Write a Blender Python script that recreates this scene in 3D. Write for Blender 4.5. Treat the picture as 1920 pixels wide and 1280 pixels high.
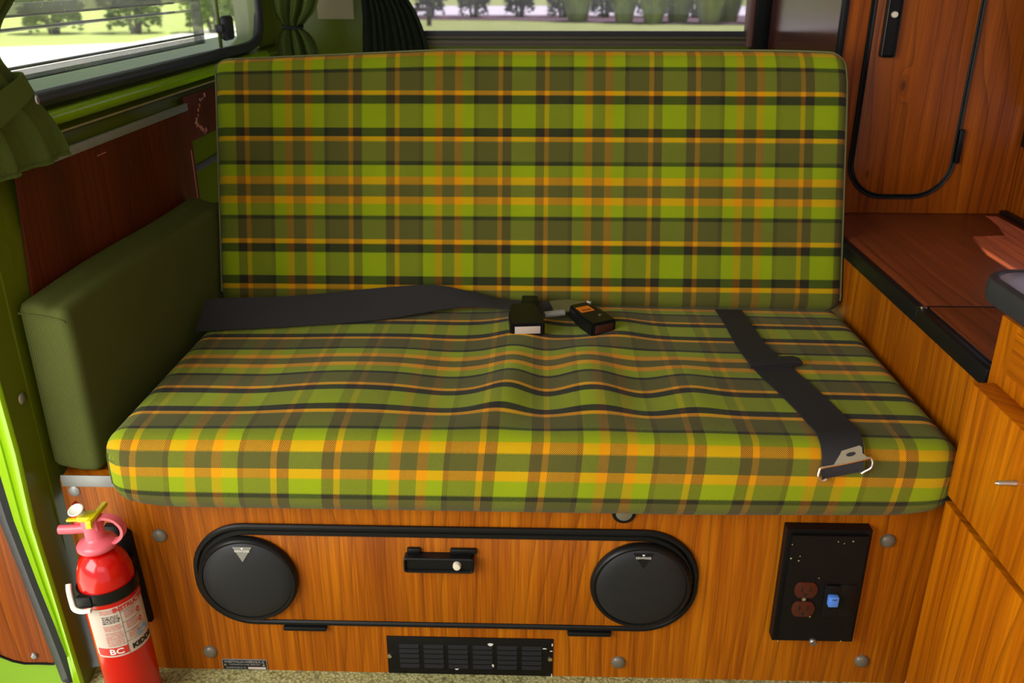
import bpy, bmesh, math, random
from mathutils import Vector, Matrix
PI = math.pi
R = math.radians
sc = bpy.context.scene
COL = sc.collection
for o in list(bpy.data.objects):
    bpy.data.objects.remove(o)

# ------------------------------------------------------------------ camera
F_PX = 1650.0
PITCH = R(22.7)
YAW = math.atan(50 * math.cos(PITCH) / F_PX)
cd = bpy.data.cameras.new('camera')
cam = bpy.data.objects.new('camera', cd)
COL.objects.link(cam)
cam.location = (0, -1.087, 1.03)
cam.rotation_euler = (PI / 2 - PITCH, 0, YAW)
cd.sensor_width = 36
cd.lens = F_PX / 1920 * 36
cd.clip_start = 0.05
cd.clip_end = 300
cd.dof.use_dof = True
cd.dof.focus_distance = 1.42
cd.dof.aperture_fstop = 5.6
sc.camera = cam
# ------------------------------------------------------------------ light
w = bpy.data.worlds.new('world')
sc.world = w
w.use_nodes = True
bg = w.node_tree.nodes['Background']
bg.inputs[0].default_value = (0.93, 0.96, 1.0, 1)
bg.inputs[1].default_value = 0.7
sd = bpy.data.lights.new('sun', 'SUN')
sd.energy = 8.0
sd.angle = R(0.5)
sd.color = (1, 0.95, 0.86)
sun = bpy.data.objects.new('sun', sd)
COL.objects.link(sun)
sun.rotation_euler = Vector((0.2, 0.0, 1.0)).to_track_quat('Z', 'Y').to_euler()


def area(name, loc, target, sx, sy, power, color=(1, 1, 1)):
    d = bpy.data.lights.new(name, 'AREA')
    d.shape = 'RECTANGLE'
    d.size, d.size_y, d.energy, d.color = sx, sy, power, color
    o = bpy.data.objects.new(name, d)
    COL.objects.link(o)
    o.location = loc
    o.rotation_euler = (Vector(loc) - Vector(target)).to_track_quat('Z', 'Y').to_euler()
    return o


area('door_fill', (-1.35, -1.20, 1.15), (0.0, 0.0, 0.2), 1.2, 1.0, 30, (1, 0.99, 0.96))  # added area lamp standing in for daylight through the open side door
area('cab_fill', (0.1, -2.4, 1.5), (0.0, 0.2, 0.4), 1.5, 0.8, 5, (1, 0.98, 0.95))  # second added lamp, a weak stand-in for light from the cab
sc.view_settings.view_transform = 'Standard'
sc.view_settings.look = 'None'
sc.view_settings.gamma = 1
sc.view_settings.use_curve_mapping = False
sc.view_settings.exposure = 0.2


# ------------------------------------------------------------------ materials
def srgb(r, g, b):
    f = lambda c: ((c / 255 + 0.055) / 1.055) ** 2.4 if c > 10 else c / 255 / 12.92
    return (f(r), f(g), f(b), 1)


class NT:
    def __init__(s, name, rough=0.6, spec=0.5, metal=0.0):
        s.m = bpy.data.materials.new(name)
        s.m.use_nodes = True
        s.t = s.m.node_tree
        s.b = s.t.nodes['Principled BSDF']
        s.out = s.t.nodes['Material Output']
        s.b.inputs['Roughness'].default_value = rough
        s.b.inputs['Specular IOR Level'].default_value = spec
        s.b.inputs['Metallic'].default_value = metal

    def n(s, typ, ins=None, **kw):
        nd = s.t.nodes.new('ShaderNode' + typ)
        for k, v in kw.items():
            setattr(nd, k, v)
        for k, v in (ins or {}).items():
            s.put(nd.inputs[k], v)
        return nd

    def put(s, sock, v):
        if isinstance(v, bpy.types.NodeSocket):
            s.t.links.new(v, sock)
        else:
            sock.default_value = v

    def math(s, op, a, b=0.0, c=0.0):
        nd = s.n('Math', operation=op)
        s.put(nd.inputs[0], a)
        s.put(nd.inputs[1], b)
        if op in ('MULTIPLY_ADD', 'WRAP', 'SMOOTH_MIN', 'COMPARE'):
            s.put(nd.inputs[2], c)
        return nd.outputs[0]

    def noise(s, vec, scale=1, detail=2, rough=0.5):
        return s.n('TexNoise', {'Vector': vec, 'Scale': scale, 'Detail': detail, 'Roughness': rough}).outputs[0]

    def comb(s, x, y, z=0.0):
        nd = s.n('CombineXYZ')
        for i, v in enumerate((x, y, z)):
            s.put(nd.inputs[i], v)
        return nd.outputs[0]

    def mix(s, f, a, b, mode='MIX'):
        nd = s.n('Mix', data_type='RGBA', blend_type=mode)
        s.put(nd.inputs[0], f)
        s.put(nd.inputs[6], a)
        s.put(nd.inputs[7], b)
        return nd.outputs[2]

    def ramp(s, f, stops, interp='LINEAR'):
        nd = s.n('ValToRGB')
        cr = nd.color_ramp
        cr.interpolation = interp
        while len(cr.elements) > 1:
            cr.elements.remove(cr.elements[-1])
        cr.elements[0].position = stops[0][0]
        cr.elements[0].color = stops[0][1]
        for p, c in stops[1:]:
            e = cr.elements.new(p)
            e.color = c
        s.put(nd.inputs[0], f)
        return nd.outputs[0]

    def xyz(s, which='Object'):
        tc = s.n('TexCoord')
        sp = s.n('SeparateXYZ', {0: tc.outputs[which]})
        return sp.outputs[0], sp.outputs[1], sp.outputs[2], tc.outputs[which]

    def color(s, v):
        s.put(s.b.inputs['Base Color'], v)

    def bump(s, h, strength=0.3, dist=0.001):
        nd = s.n('Bump', {'Strength': strength, 'Distance': dist, 'Height': h})
        s.put(s.b.inputs['Normal'], nd.outputs[0])


def plain(name, col, rough=0.5, metal=0.0, spec=0.5, var=0.06, vs=40, bump=0.0):
    t = NT(name, rough, spec, metal)
    x, y, z, v = t.xyz()
    n = t.noise(v, vs, 3)
    f = t.math('MULTIPLY_ADD', n, var * 2, 1 - var)
    hsv = t.n('HueSaturation', {'Value': f, 'Color': col})
    t.color(hsv.outputs[0])
    if bump:
        t.bump(t.noise(v, vs * 8, 2), bump, 0.0006)
    return t.m


def wood(name, axis, dark, mid, light, rough=0.38, seed=0.0, knots=(), ring=0.62, spec=0.3, freq=1.0):
    """laminate with a printed grain along an axis of the thing"""
    t = NT(name, rough, spec)
    x, y, z, v = t.xyz()
    if axis == 'Z':
        ac, al = t.math('ADD', x, y), z
    elif axis == 'Y':
        ac, al = t.math('ADD', x, z), y
    else:
        ac, al = t.math('ADD', y, z), x
    ac = t.math('ADD', ac, seed)
    kn = None
    for (ka, kl, kr) in knots:
        da = t.math('DIVIDE', t.math('SUBTRACT', ac, ka + seed), kr)
        dl = t.math('DIVIDE', t.math('SUBTRACT', al, kl), kr * 2.2)
        d2 = t.math('ADD', t.math('MULTIPLY', da, da), t.math('MULTIPLY', dl, dl))
        g = t.math('POWER', 2.718, t.math('MULTIPLY', d2, -1.0))
        kn = g if kn is None else t.math('ADD', kn, g)
    n1 = t.noise(t.comb(t.math('MULTIPLY', ac, 4.5), t.math('MULTIPLY', al, 1.15), seed), 1.0, 1.5)
    rc = t.math('MULTIPLY_ADD', n1, 8.0, t.math('MULTIPLY', ac, 44.0 * freq))
    if kn is not None:
        rc = t.math('ADD', rc, t.math('MULTIPLY', kn, 2.5))
    fr = t.math('FRACT', rc)
    line = t.math('POWER', fr, 5.0)                      # saw-tooth growth rings: soft side, hard side
    mod = t.noise(t.comb(t.math('MULTIPLY', ac, 16), t.math('MULTIPLY', al, 2.0), 3.0 + seed), 1.0, 1)
    line = t.math('MULTIPLY', line, t.math('MULTIPLY', mod, 1.6))
    fine = t.noise(t.comb(t.math('MULTIPLY', ac, 420), t.math('MULTIPLY', al, 7.0), 9.0), 1.0, 2)
    brd = t.noise(t.comb(t.math('MULTIPLY', ac, 13), t.math('MULTIPLY', al, 0.7), 5.0 + seed), 1.0, 2)
    mid_ = t.noise(t.comb(t.math('MULTIPLY', ac, 130), t.math('MULTIPLY', al, 1.6), 11.0 + seed), 1.0, 2)
    f = t.math('ADD', t.math('MULTIPLY', fine, 0.40), t.math('MULTIPLY', brd, 0.45))
    f = t.math('MULTIPLY_ADD', mid_, 0.34, t.math('SUBTRACT', f, 0.09))
    c = t.ramp(f, [(0.33, dark), (0.5, mid), (0.68, light)])
    dk = tuple(q * 0.45 for q in dark[:3]) + (1,)
    c = t.mix(t.math('MULTIPLY', line, ring), c, dk)
    if kn is not None:
        c = t.mix(t.math('MULTIPLY', t.math('POWER', kn, 3.0), 0.75), c, tuple(q * 0.25 for q in dark[:3]) + (1,))
    t.color(c)
    t.bump(fine, 0.06, 0.0004)
    return t.m


M = {}
TEAK = (srgb(124, 58, 3), srgb(160, 84, 3), srgb(190, 112, 6))
M['teak'] = wood('teak_laminate_upright', 'Z', *TEAK, seed=0.37)
M['teak_b'] = wood('teak_laminate_cabinet', 'Z', *TEAK, seed=2.1)
M['teak_k'] = wood('teak_laminate_kitchen', 'Z', srgb(146, 70, 2), srgb(190, 102, 2), srgb(216, 128, 6), seed=5.3, freq=0.8)
M['teak_y'] = wood('teak_laminate_crosswise', 'Y', srgb(146, 70, 2), srgb(190, 102, 2), srgb(216, 128, 6), seed=3.3)
M['top'] = wood('teak_worktop', 'Y', srgb(98, 46, 22), srgb(126, 60, 28), srgb(148, 72, 34), rough=0.32, seed=4.4, spec=0.5)
M['wardrobe'] = wood('teak_laminate_wardrobe', 'Z', srgb(108, 46, 2), srgb(140, 66, 3), srgb(164, 84, 6), seed=1.4)
M['wardrobe_door'] = wood('teak_laminate_wardrobe_door', 'Z', srgb(108, 46, 2), srgb(140, 66, 3), srgb(164, 84, 6),
                          seed=6.2, knots=[(-0.393, 0.264, 0.011), (-0.437, 0.085, 0.006)])
M['redwood_shaded'] = wood('shaded_red_brown_laminate', 'Z', srgb(66, 18, 3), srgb(88, 27, 4), srgb(108, 36, 6), rough=0.5, seed=7.7,  # darker, redder copy of the laminate; shade is put into its colour
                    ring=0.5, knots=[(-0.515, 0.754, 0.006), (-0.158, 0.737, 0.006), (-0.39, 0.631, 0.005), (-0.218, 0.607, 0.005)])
M['gloss_brown'] = wood('glossy_brown_panel', 'Z', srgb(64, 24, 14), srgb(80, 30, 18), srgb(90, 36, 22), rough=0.16, seed=8.0, spec=0.8, ring=0.15)
M['black'] = plain('black_plastic', (0.006, 0.006, 0.006, 1), 0.36, spec=0.25, var=0.15)
M['rubber'] = plain('black_rubber', (0.006, 0.006, 0.006, 1), 0.42, spec=0.25, var=0.2, vs=60)
M['rubber_soft'] = plain('dusty_black_rubber', (0.03, 0.031, 0.037, 1), 0.42, var=0.25, vs=50)
M['black_metal'] = plain('black_painted_steel', (0.004, 0.0035, 0.0035, 1), 0.5, spec=0.25, var=0.2, bump=0.1)
M['chrome'] = plain('chrome', (0.75, 0.73, 0.7, 1), 0.18, 1.0)
M['steel'] = plain('dull_steel', (0.42, 0.41, 0.38, 1), 0.42, 1.0, var=0.2, vs=90)
M['cap'] = plain('grey_screw_cap', srgb(112, 104, 88), 0.35, 0.15, var=0.1)
M['alu'] = plain('brushed_aluminium', srgb(150, 152, 148), 0.45, 0.35, var=0.12, vs=70)
M['ivory'] = plain('ivory_button', srgb(226, 214, 190), 0.3)
M['lime'] = plain('lime_body_paint', srgb(138, 182, 8), 0.16, spec=0.6, var=0.03)
M['lime_shaded'] = plain('shaded_green_body_paint', srgb(92, 104, 8), 0.3, spec=0.4, var=0.06, vs=9)  # same body paint as the lime, with shade put into the colour
M['cream'] = plain('pale_paint', srgb(170, 158, 120), 0.4)
M['badge'] = plain('silver_grey_badge', srgb(120, 118, 108), 0.35)
M['gap'] = plain('dark_brown_gap', srgb(60, 24, 8), 0.6)
M['trimbrown'] = plain('pinkish_brown_trim', srgb(116, 78, 68), 0.5)
M['ledge'] = plain('brown_grey_ledge', srgb(96, 84, 66), 0.35)
M['headliner'] = plain('pale_headliner', srgb(190, 184, 165), 0.9)
M['belt'] = plain('black_webbing', (0.020, 0.018, 0.020, 1), 0.75, var=0.15, vs=300, bump=0.3)
M['belt_r'] = plain('charcoal_webbing', (0.014, 0.014, 0.017, 1), 0.7, var=0.15, vs=300, bump=0.3)
M['red'] = plain('red_gloss_paint', srgb(196, 8, 6), 0.16, spec=0.6, var=0.03)
M['pink'] = plain('faded_red_plastic', srgb(220, 96, 108), 0.3, var=0.05)
M['redpl'] = plain('red_plastic', srgb(190, 40, 40), 0.3)
M['yellow'] = plain('yellow_plastic', srgb(214, 198, 10), 0.35)
M['white'] = plain('white_plastic', srgb(220, 220, 205), 0.35)
M['label'] = plain('white_label', srgb(196, 180, 165), 0.4, var=0.03)
M['ink_red'] = plain('red_print', srgb(196, 40, 30), 0.5)
M['ink_pink'] = plain('pale_red_print', srgb(200, 120, 105), 0.5)
M['ink_black'] = plain('black_print', srgb(25, 22, 24), 0.5)
M['ink_blue'] = plain('blue_print', srgb(110, 160, 200), 0.5)
M['ink_white'] = plain('white_print', srgb(225, 220, 210), 0.5)
M['brown'] = plain('brown_bakelite', srgb(74, 30, 20), 0.25, var=0.05)
M['blue'] = plain('blue_switch', srgb(86, 140, 235), 0.35)
M['orange'] = plain('orange_sticker', srgb(226, 120, 20), 0.5)
M['laminate'] = plain('grey_lilac_laminate', srgb(158, 146, 168), 0.28, var=0.05, vs=20)
M['pinkchip'] = plain('bare_fibre_board', srgb(206, 130, 100), 0.8)
M['smoke'] = plain('grey_window_frame', srgb(74, 74, 78), 0.35, var=0.1)
M['bark'] = plain('bark', srgb(84, 72, 74), 0.9)
M['asphalt'] = plain('pale_concrete', srgb(228, 224, 214), 0.9, var=0.05, vs=2)
M['mulch'] = plain('mulch', srgb(120, 96, 98), 0.95, var=0.4, vs=3)


def weave_material(name, stops, gain=1.0, stretched=False):
    """tartan: the same stripe sequence across (u) and along (v), interlaced"""
    t = NT(name, 0.9, 0.15)
    t.b.inputs['Sheen Weight'].default_value = 0.08
    t.b.inputs['Sheen Roughness'].default_value = 0.5
    uv = t.n('TexCoord')
    sp = t.n('SeparateXYZ', {0: uv.outputs['UV']})
    u, v = sp.outputs[0], sp.outputs[1]
    fu = t.math('FRACT', t.math('DIVIDE', u, 0.284))
    # yarn steps make the edges of the weft bars toothed
    tooth = t.math('MULTIPLY', t.math('SINE', t.math('MULTIPLY', u, 2 * PI / 0.0027)), 0.0008)
    fv = t.math('FRACT', t.math('DIVIDE', t.math('ADD', v, tooth), 0.281))
    cu = t.ramp(fu, stops[0], 'CONSTANT')
    cv = t.ramp(fv, stops[1], 'CONSTANT')
    p = 0.0027
    s1 = t.math('SINE', t.math('MULTIPLY', u, 2 * PI / p))
    s2 = t.math('SINE', t.math('MULTIPLY', v, 2 * PI / p))
    ck = t.math('MULTIPLY', s1, s2)
    # the thick dark yarns cover the pale ones
    lu = t.n('RGBToBW', {0: cu}).outputs[0]
    lv = t.n('RGBToBW', {0: cv}).outputs[0]
    ck = t.math('ADD', ck, t.math('MULTIPLY', t.math('SUBTRACT', lu, lv), 0.95))
    if stretched:
        # the cloth is pulled across the flat of the seat, where the cross threads cover more
        fl = t.n('MapRange', {0: v, 1: 0.05, 2: 0.11, 3: 0.0, 4: 0.33}).outputs[0]
        ck = t.math('ADD', ck, fl)
    mask = t.n('MapRange', {0: ck, 1: -0.36, 2: 0.0, 3: 0.0, 4: 1.0}).outputs[0]
    c = t.mix(mask, cu, cv)
    # shade between yarns
    rib = t.math('ABSOLUTE', t.math('SINE', t.math('MULTIPLY', u, 2 * PI / p)))
    rib2 = t.math('ABSOLUTE', t.math('SINE', t.math('MULTIPLY', v, 2 * PI / p)))
    h = t.math('MULTIPLY', t.math('POWER', rib, 0.5), t.math('POWER', rib2, 0.5))
    tone = t.noise(t.comb(t.math('MULTIPLY', u, 9), t.math('MULTIPLY', v, 9)), 1.0, 3)
    val = t.math('MULTIPLY', t.math('MULTIPLY_ADD', h, 0.28, 0.84), t.math('MULTIPLY_ADD', tone, 0.24, 0.88))
    hsv = t.n('HueSaturation', {'Value': t.math('MULTIPLY', val, gain), 'Color': c})
    t.color(hsv.outputs[0])
    t.bump(h, 0.25, 0.0006)
    return t.m


def tartan_stops(seq, cols):
    tot = sum(q[1] for q in seq)
    pos, out = 0.0, []
    for k, wd in seq:
        out.append((pos / tot, cols[k]))
        pos += wd
    return out


# the sequence starts in the middle of the olive band that lies between the two wide orange bands
SEQ = [('G', 11.2), ('O', 14.5), ('L', 22), ('K', 8), ('G', 37), ('N', 9), ('D', 16), ('L', 45), ('D', 16), ('N', 9),
       ('G', 37), ('K', 8), ('L', 22), ('O', 14.5), ('G', 11.2)]
WARP = {'G': srgb(78, 88, 32), 'L': srgb(132, 162, 8), 'O': srgb(192, 130, 4), 'N': srgb(192, 132, 4), 'D': srgb(64, 62, 30), 'K': srgb(58, 57, 28)}
WEFT = {'G': srgb(88, 81, 37), 'L': srgb(138, 150, 10), 'O': srgb(222, 146, 0), 'N': srgb(224, 148, 0), 'D': srgb(26, 19, 22), 'K': srgb(28, 22, 23)}
M['tartan'] = weave_material('green_and_orange_tartan_fabric', (tartan_stops(SEQ, WARP), tartan_stops(SEQ, WEFT)))


M['tartan_seat'] = weave_material('tartan_seat_fabric', (tartan_stops(SEQ, WARP), tartan_stops(SEQ, WEFT)), stretched=True)


def rib_fabric(name, col, pitch=0.0026, axis='XY', gain=1.0, dark=0.55):
    t = NT(name, 0.95, 0.1)
    t.b.inputs['Sheen Weight'].default_value = 0.25
    t.b.inputs['Sheen Tint'].default_value = (col[0] * 2, col[1] * 2, col[2] * 2, 1)
    x, y, z, v = t.xyz()
    a = t.math('ADD', x, y) if axis == 'XY' else z
    s1 = t.math('MULTIPLY_ADD', t.math('SINE', t.math('MULTIPLY', a, 2 * PI / pitch)), 0.5, 0.5)
    n = t.noise(v, 900, 2)
    n2 = t.noise(v, 7, 3)
    f = t.math('MULTIPLY_ADD', s1, 1 - dark, dark)
    f = t.math('MULTIPLY', f, t.math('MULTIPLY_ADD', n, 0.5, 0.75))
    f = t.math('MULTIPLY', f, t.math('MULTIPLY_ADD', n2, 0.4, 0.8))
    hsv = t.n('HueSaturation', {'Value': f, 'Color': col})
    t.color(hsv.outputs[0])
    t.bump(s1, 0.35, 0.0008)
    return t.m


M['green_rib'] = rib_fabric('dark_green_ribbed_fabric', srgb(86, 92, 44))
M['curtain'] = rib_fabric('dark_green_curtain_cloth', srgb(96, 112, 52), 0.0030)
M['curtain_d'] = rib_fabric('dark_curtain_cloth', srgb(44, 52, 38), 0.0040)


def carpet():
    t = NT('looped_green_carpet', 1.0, 0.05)
    x, y, z, v = t.xyz()
    vo = t.n('TexVoronoi', {'Vector': v, 'Scale': 210.0})
    f = t.math('MULTIPLY_ADD', vo.outputs['Distance'], -0.75, 1.0)
    c = t.mix(t.noise(v, 60, 3), srgb(160, 160, 84), srgb(222, 214, 160))
    hsv = t.n('HueSaturation', {'Value': f, 'Color': c})
    t.color(hsv.outputs[0])
    t.bump(f, 0.5, 0.003)
    return t.m


M['piping'] = plain('pale_green_cord', srgb(112, 112, 70), 0.9)
M['carpet'] = carpet()


def grille_mat():
    t = NT('perforated_black_grille', 0.5, 0.3)
    x, y, z, v = t.xyz()
    p = 0.0030
    s1 = t.math('SINE', t.math('MULTIPLY', t.math('ADD', x, z), 2 * PI / p))
    s2 = t.math('SINE', t.math('MULTIPLY', t.math('SUBTRACT', x, z), 2 * PI / p))
    ck = t.math('MULTIPLY', s1, s2)
    m = t.n('MapRange', {0: ck, 1: -0.1, 2: 0.3, 3: 0.0, 4: 1.0}).outputs[0]
    t.color(t.mix(m, (0.026, 0.026, 0.027, 1), (0.001, 0.001, 0.001, 1)))
    t.bump(m, -0.4, 0.0005)
    return t.m


M['grille'] = grille_mat()


def glass(name, dust=0.02, tint=(0.8, 0.82, 0.8), specks=True):
    t = NT(name)
    nt = t.t
    tr = t.n('BsdfTransparent', {0: tint + (1,)})
    gl = t.n('BsdfGlossy', {0: (1, 1, 1, 1), 'Roughness': 0.02})
    ge = t.n('NewGeometry')
    dp = t.n('VectorMath', {0: ge.outputs['Incoming'], 1: ge.outputs['Normal']}, operation='DOT_PRODUCT')
    cs = t.math('SUBTRACT', 1.0, t.math('ABSOLUTE', dp.outputs['Value']))
    fr = t.math('MULTIPLY_ADD', t.math('POWER', cs, 5.0), 0.5, 0.03)
    m1 = t.n('MixShader', {0: fr, 1: tr.outputs[0], 2: gl.outputs[0]})
    df = t.n('BsdfTranslucent', {0: (0.9, 0.9, 0.86, 1)})
    x, y, z, v = t.xyz()
    n = t.noise(v, 9, 4)
    fac = t.math('MULTIPLY', n, dust * 2)
    if specks:
        vo = t.n('TexVoronoi', {'Vector': v, 'Scale': 160.0})
        sp = t.math('LESS_THAN', vo.outputs['Distance'], 0.10)
        rn = t.math('GREATER_THAN', t.noise(v, 30, 2), 0.58)
        fac = t.math('ADD', fac, t.math('MULTIPLY', t.math('MULTIPLY', sp, rn), 0.5))
    m2 = t.n('MixShader', {0: fac, 1: m1.outputs[0], 2: df.outputs[0]})
    nt.links.new(m2.outputs[0], t.out.inputs[0])
    return t.m


M['glass_l'] = glass('dusty_side_glass', 0.035, (0.86, 0.88, 0.86))
M['glass_smoke'] = glass('smoky_plastic', 0.05, (0.5, 0.5, 0.52), False)
M['glass_r'] = glass('rear_glass', 0.03, (0.62, 0.6, 0.72), False)


def grass_mat(name, a, b, sc_=3.0):
    t = NT(name, 0.9, 0.1)
    x, y, z, v = t.xyz()
    c = t.mix(t.noise(v, sc_, 4), a, b)
    t.color(c)
    return t.m


M['grass'] = grass_mat('lawn', srgb(150, 168, 92), srgb(182, 190, 120), 1.5)
M['leaf'] = grass_mat('leaves', srgb(74, 106, 46), srgb(146, 168, 84), 2.5)
M['leaf_d'] = grass_mat('dark_leaves', srgb(62, 64, 80), srgb(112, 116, 112), 1.5)
M['blade'] = grass_mat('tall_grass', srgb(120, 138, 84), srgb(190, 204, 130), 3)


# ------------------------------------------------------------------ mesh helpers
def new():
    bm = bmesh.new()
    bm.loops.layers.uv.new('UVMap')
    return bm


ORG = {}


def wpos(o):
    return ORG.get(o.name, Vector((0, 0, 0)))


def obj(name, bm, mat, parent=None, origin=None, angle=40, smooth=True, label=None):
    me = bpy.data.meshes.new(name)
    bmesh.ops.remove_doubles(bm, verts=bm.verts, dist=1e-6)
    bmesh.ops.recalc_face_normals(bm, faces=bm.faces)
    bm.to_mesh(me)
    bm.free()
    if parent is not None:
        base = wpos(parent)
    else:
        base = Vector(origin) if origin is not None else Vector((0, 0, 0))
    me.transform(Matrix.Translation(-base))
    mats = mat if isinstance(mat, (list, tuple)) else [mat]
    for m_ in mats:
        me.materials.append(M[m_])
    if smooth:
        me.shade_smooth()
        me.set_sharp_from_angle(angle=R(angle))
    o = bpy.data.objects.new(name, me)
    COL.objects.link(o)
    if parent is not None:
        o.parent = parent
        ORG[o.name] = base
    else:
        o.location = base
        ORG[o.name] = base
    if label:
        o['label'] = label
    return o


def tag(o, label=None, cat=None, group=None, kind=None):
    if label:
        o['label'] = label
    if cat:
        o['category'] = cat
    if group:
        o['group'] = group
    if kind:
        o['kind'] = kind
    return o


def thing(name, loc, label, cat, group=None):
    o = bpy.data.objects.new(name, None)
    COL.objects.link(o)
    o.empty_display_size = 0.05
    o.location = loc
    ORG[o.name] = Vector(loc)
    return tag(o, label, cat, group)


def struct(name, bm, mat, **kw):
    o = obj(name, bm, mat, **kw)
    o['kind'] = 'structure'
    return o


def merge(bm, t, mtx=None):
    if mtx is not None:
        bmesh.ops.transform(t, matrix=mtx, verts=t.verts)
    me = bpy.data.meshes.new('tmp')
    t.to_mesh(me)
    t.free()
    bm.from_mesh(me)
    bpy.data.meshes.remove(me)


def bx(bm, x0, x1, y0, y1, z0, z1, bev=0.0, seg=2, mtx=None):
    t = new()
    bmesh.ops.create_cube(t, size=1)
    for v in t.verts:
        v.co = Vector(((x0 + x1) / 2 + v.co.x * (x1 - x0), (y0 + y1) / 2 + v.co.y * (y1 - y0), (z0 + z1) / 2 + v.co.z * (z1 - z0)))
    if bev:
        bmesh.ops.bevel(t, geom=list(t.edges), offset=bev, segments=seg, affect='EDGES', profile=0.5)
    merge(bm, t, mtx)


def frame_from(n, up=None):
    n = Vector(n).normalized()
    up = Vector(up) if up else (Vector((0, 0, 1)) if abs(n.z) < 0.9 else Vector((0, 1, 0)))
    s = up.cross(n).normalized()
    return s, n.cross(s).normalized(), n


def lathe(bm, prof, org=(0, 0, 0), axis=(0, 0, 1), seg=40, a0=0.0, a1=2 * PI, sx=1.0, sy=1.0):
    """prof: (radius, height along the axis)"""
    s, t, n = frame_from(axis)
    org = Vector(org)
    full = abs(a1 - a0 - 2 * PI) < 1e-6
    cnt = seg if full else seg + 1
    rings = []
    for r, h in prof:
        if r < 1e-7:
            rings.append([bm.verts.new(org + n * h)])
        else:
            rings.append([bm.verts.new(org + n * h + s * (math.cos(a0 + (a1 - a0) * i / seg) * r * sx) + t * (math.sin(a0 + (a1 - a0) * i / seg) * r * sy)) for i in range(cnt)])
    for a, b in zip(rings, rings[1:]):
        m = seg
        for i in range(m):
            j = (i + 1) % cnt if full else i + 1
            if len(a) == 1 and len(b) == 1:
                continue
            if len(a) == 1:
                bm.faces.new((a[0], b[i], b[j]))
            elif len(b) == 1:
                bm.faces.new((a[i], a[j], b[0]))
            else:
                bm.faces.new((a[i], a[j], b[j], b[i]))


def tube(bm, pts, r, seg=12, closed=False, caps=True, flat=1.0):
    pts = [Vector(p) for p in pts]
    n = len(pts)
    rs = r if isinstance(r, (list, tuple)) else [r] * n
    rings, prev = [], None
    for i, p in enumerate(pts):
        if closed:
            d = pts[(i + 1) % n] - pts[i - 1]
        else:
            d = pts[min(i + 1, n - 1)] - pts[max(i - 1, 0)]
        d.normalize()
        if prev is None:
            s, t, _ = frame_from(d)
        else:
            s = (prev - d * prev.dot(d)).normalized()
            t = d.cross(s)
        prev = s
        rings.append([bm.verts.new(p + s * math.cos(2 * PI * k / seg) * rs[i] + t * math.sin(2 * PI * k / seg) * rs[i] * flat) for k in range(seg)])
    m = n if closed else n - 1
    for i in range(m):
        a, b = rings[i], rings[(i + 1) % n]
        for k in range(seg):
            bm.faces.new((a[k], a[(k + 1) % seg], b[(k + 1) % seg], b[k]))
    if caps and not closed:
        bm.faces.new(rings[0][::-1])
        bm.faces.new(rings[-1])


def sweep(bm, path, prof, n, closed=True):
    """flat path, profile points (side, height along n); side = towards the right of travel"""
    path = [Vector(p) for p in path]
    n = Vector(n)
    L = len(path)
    rings = []
    for i, p in enumerate(path):
        if closed:
            d1, d0 = path[(i + 1) % L] - p, p - path[i - 1]
        else:
            d1 = path[min(i + 1, L - 1)] - path[min(i, L - 2)]
            d0 = path[max(i, 1)] - path[max(i - 1, 0)]
        d1, d0 = d1.normalized(), d0.normalized()
        d = (d0 + d1).normalized()
        k = 1.0 / max(0.4, d.dot(d1))
        s = d.cross(n).normalized()
        rings.append([bm.verts.new(p + s * a * k + n * h) for a, h in prof])
    m = L if closed else L - 1
    q = len(prof)
    for i in range(m):
        a, b = rings[i], rings[(i + 1) % L]
        for k in range(q):
            bm.faces.new((a[k], a[(k + 1) % q], b[(k + 1) % q], b[k]))
    if not closed:
        bm.faces.new(rings[0][::-1])
        bm.faces.new(rings[-1])


def prism(bm, outline, d, bev=0.0):
    """closed outline of 3-D points extruded by vector d"""
    t = new()
    vs = [t.verts.new(Vector(p)) for p in outline]
    f = t.faces.new(vs)
    r = bmesh.ops.extrude_face_region(t, geom=[f])
    top = [v for v in r['geom'] if isinstance(v, bmesh.types.BMVert)]
    bmesh.ops.translate(t, vec=Vector(d), verts=top)
    bmesh.ops.recalc_face_normals(t, faces=t.faces)
    if bev:
        es = [e for e in t.edges if all(v in top for v in e.verts)]
        bmesh.ops.bevel(t, geom=es, offset=bev, segments=2, affect='EDGES', profile=0.5)
    bmesh.ops.triangulate(t, faces=[f for f in t.faces if len(f.verts) > 4])
    merge(bm, t)


def rrect(x0, x1, z0, z1, r, seg=10, rr=None):
    """rounded rectangle, counter-clockwise, as (x, z)"""
    rr = rr or [r] * 4
    out = []
    for (cx, cz, a0, q) in ((x1 - rr[0], z0 + rr[0], -PI / 2, rr[0]), (x1 - rr[1], z1 - rr[1], 0, rr[1]),
                            (x0 + rr[2], z1 - rr[2], PI / 2, rr[2]), (x0 + rr[3], z0 + rr[3], PI, rr[3])):
        for i in range(seg + 1):
            a = a0 + PI / 2 * i / seg
            out.append((cx + math.cos(a) * q, cz + math.sin(a) * q))
    return out


def grid(bm, rows, closed=False):
    vr = [[bm.verts.new(Vector(p)) for p in r] for r in rows]
    for a, b in zip(vr, vr[1:]):
        for i in range(len(a) - (0 if closed else 1)):
            j = (i + 1) % len(a)
            bm.faces.new((a[i], a[j], b[j], b[i]))
    return vr


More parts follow.
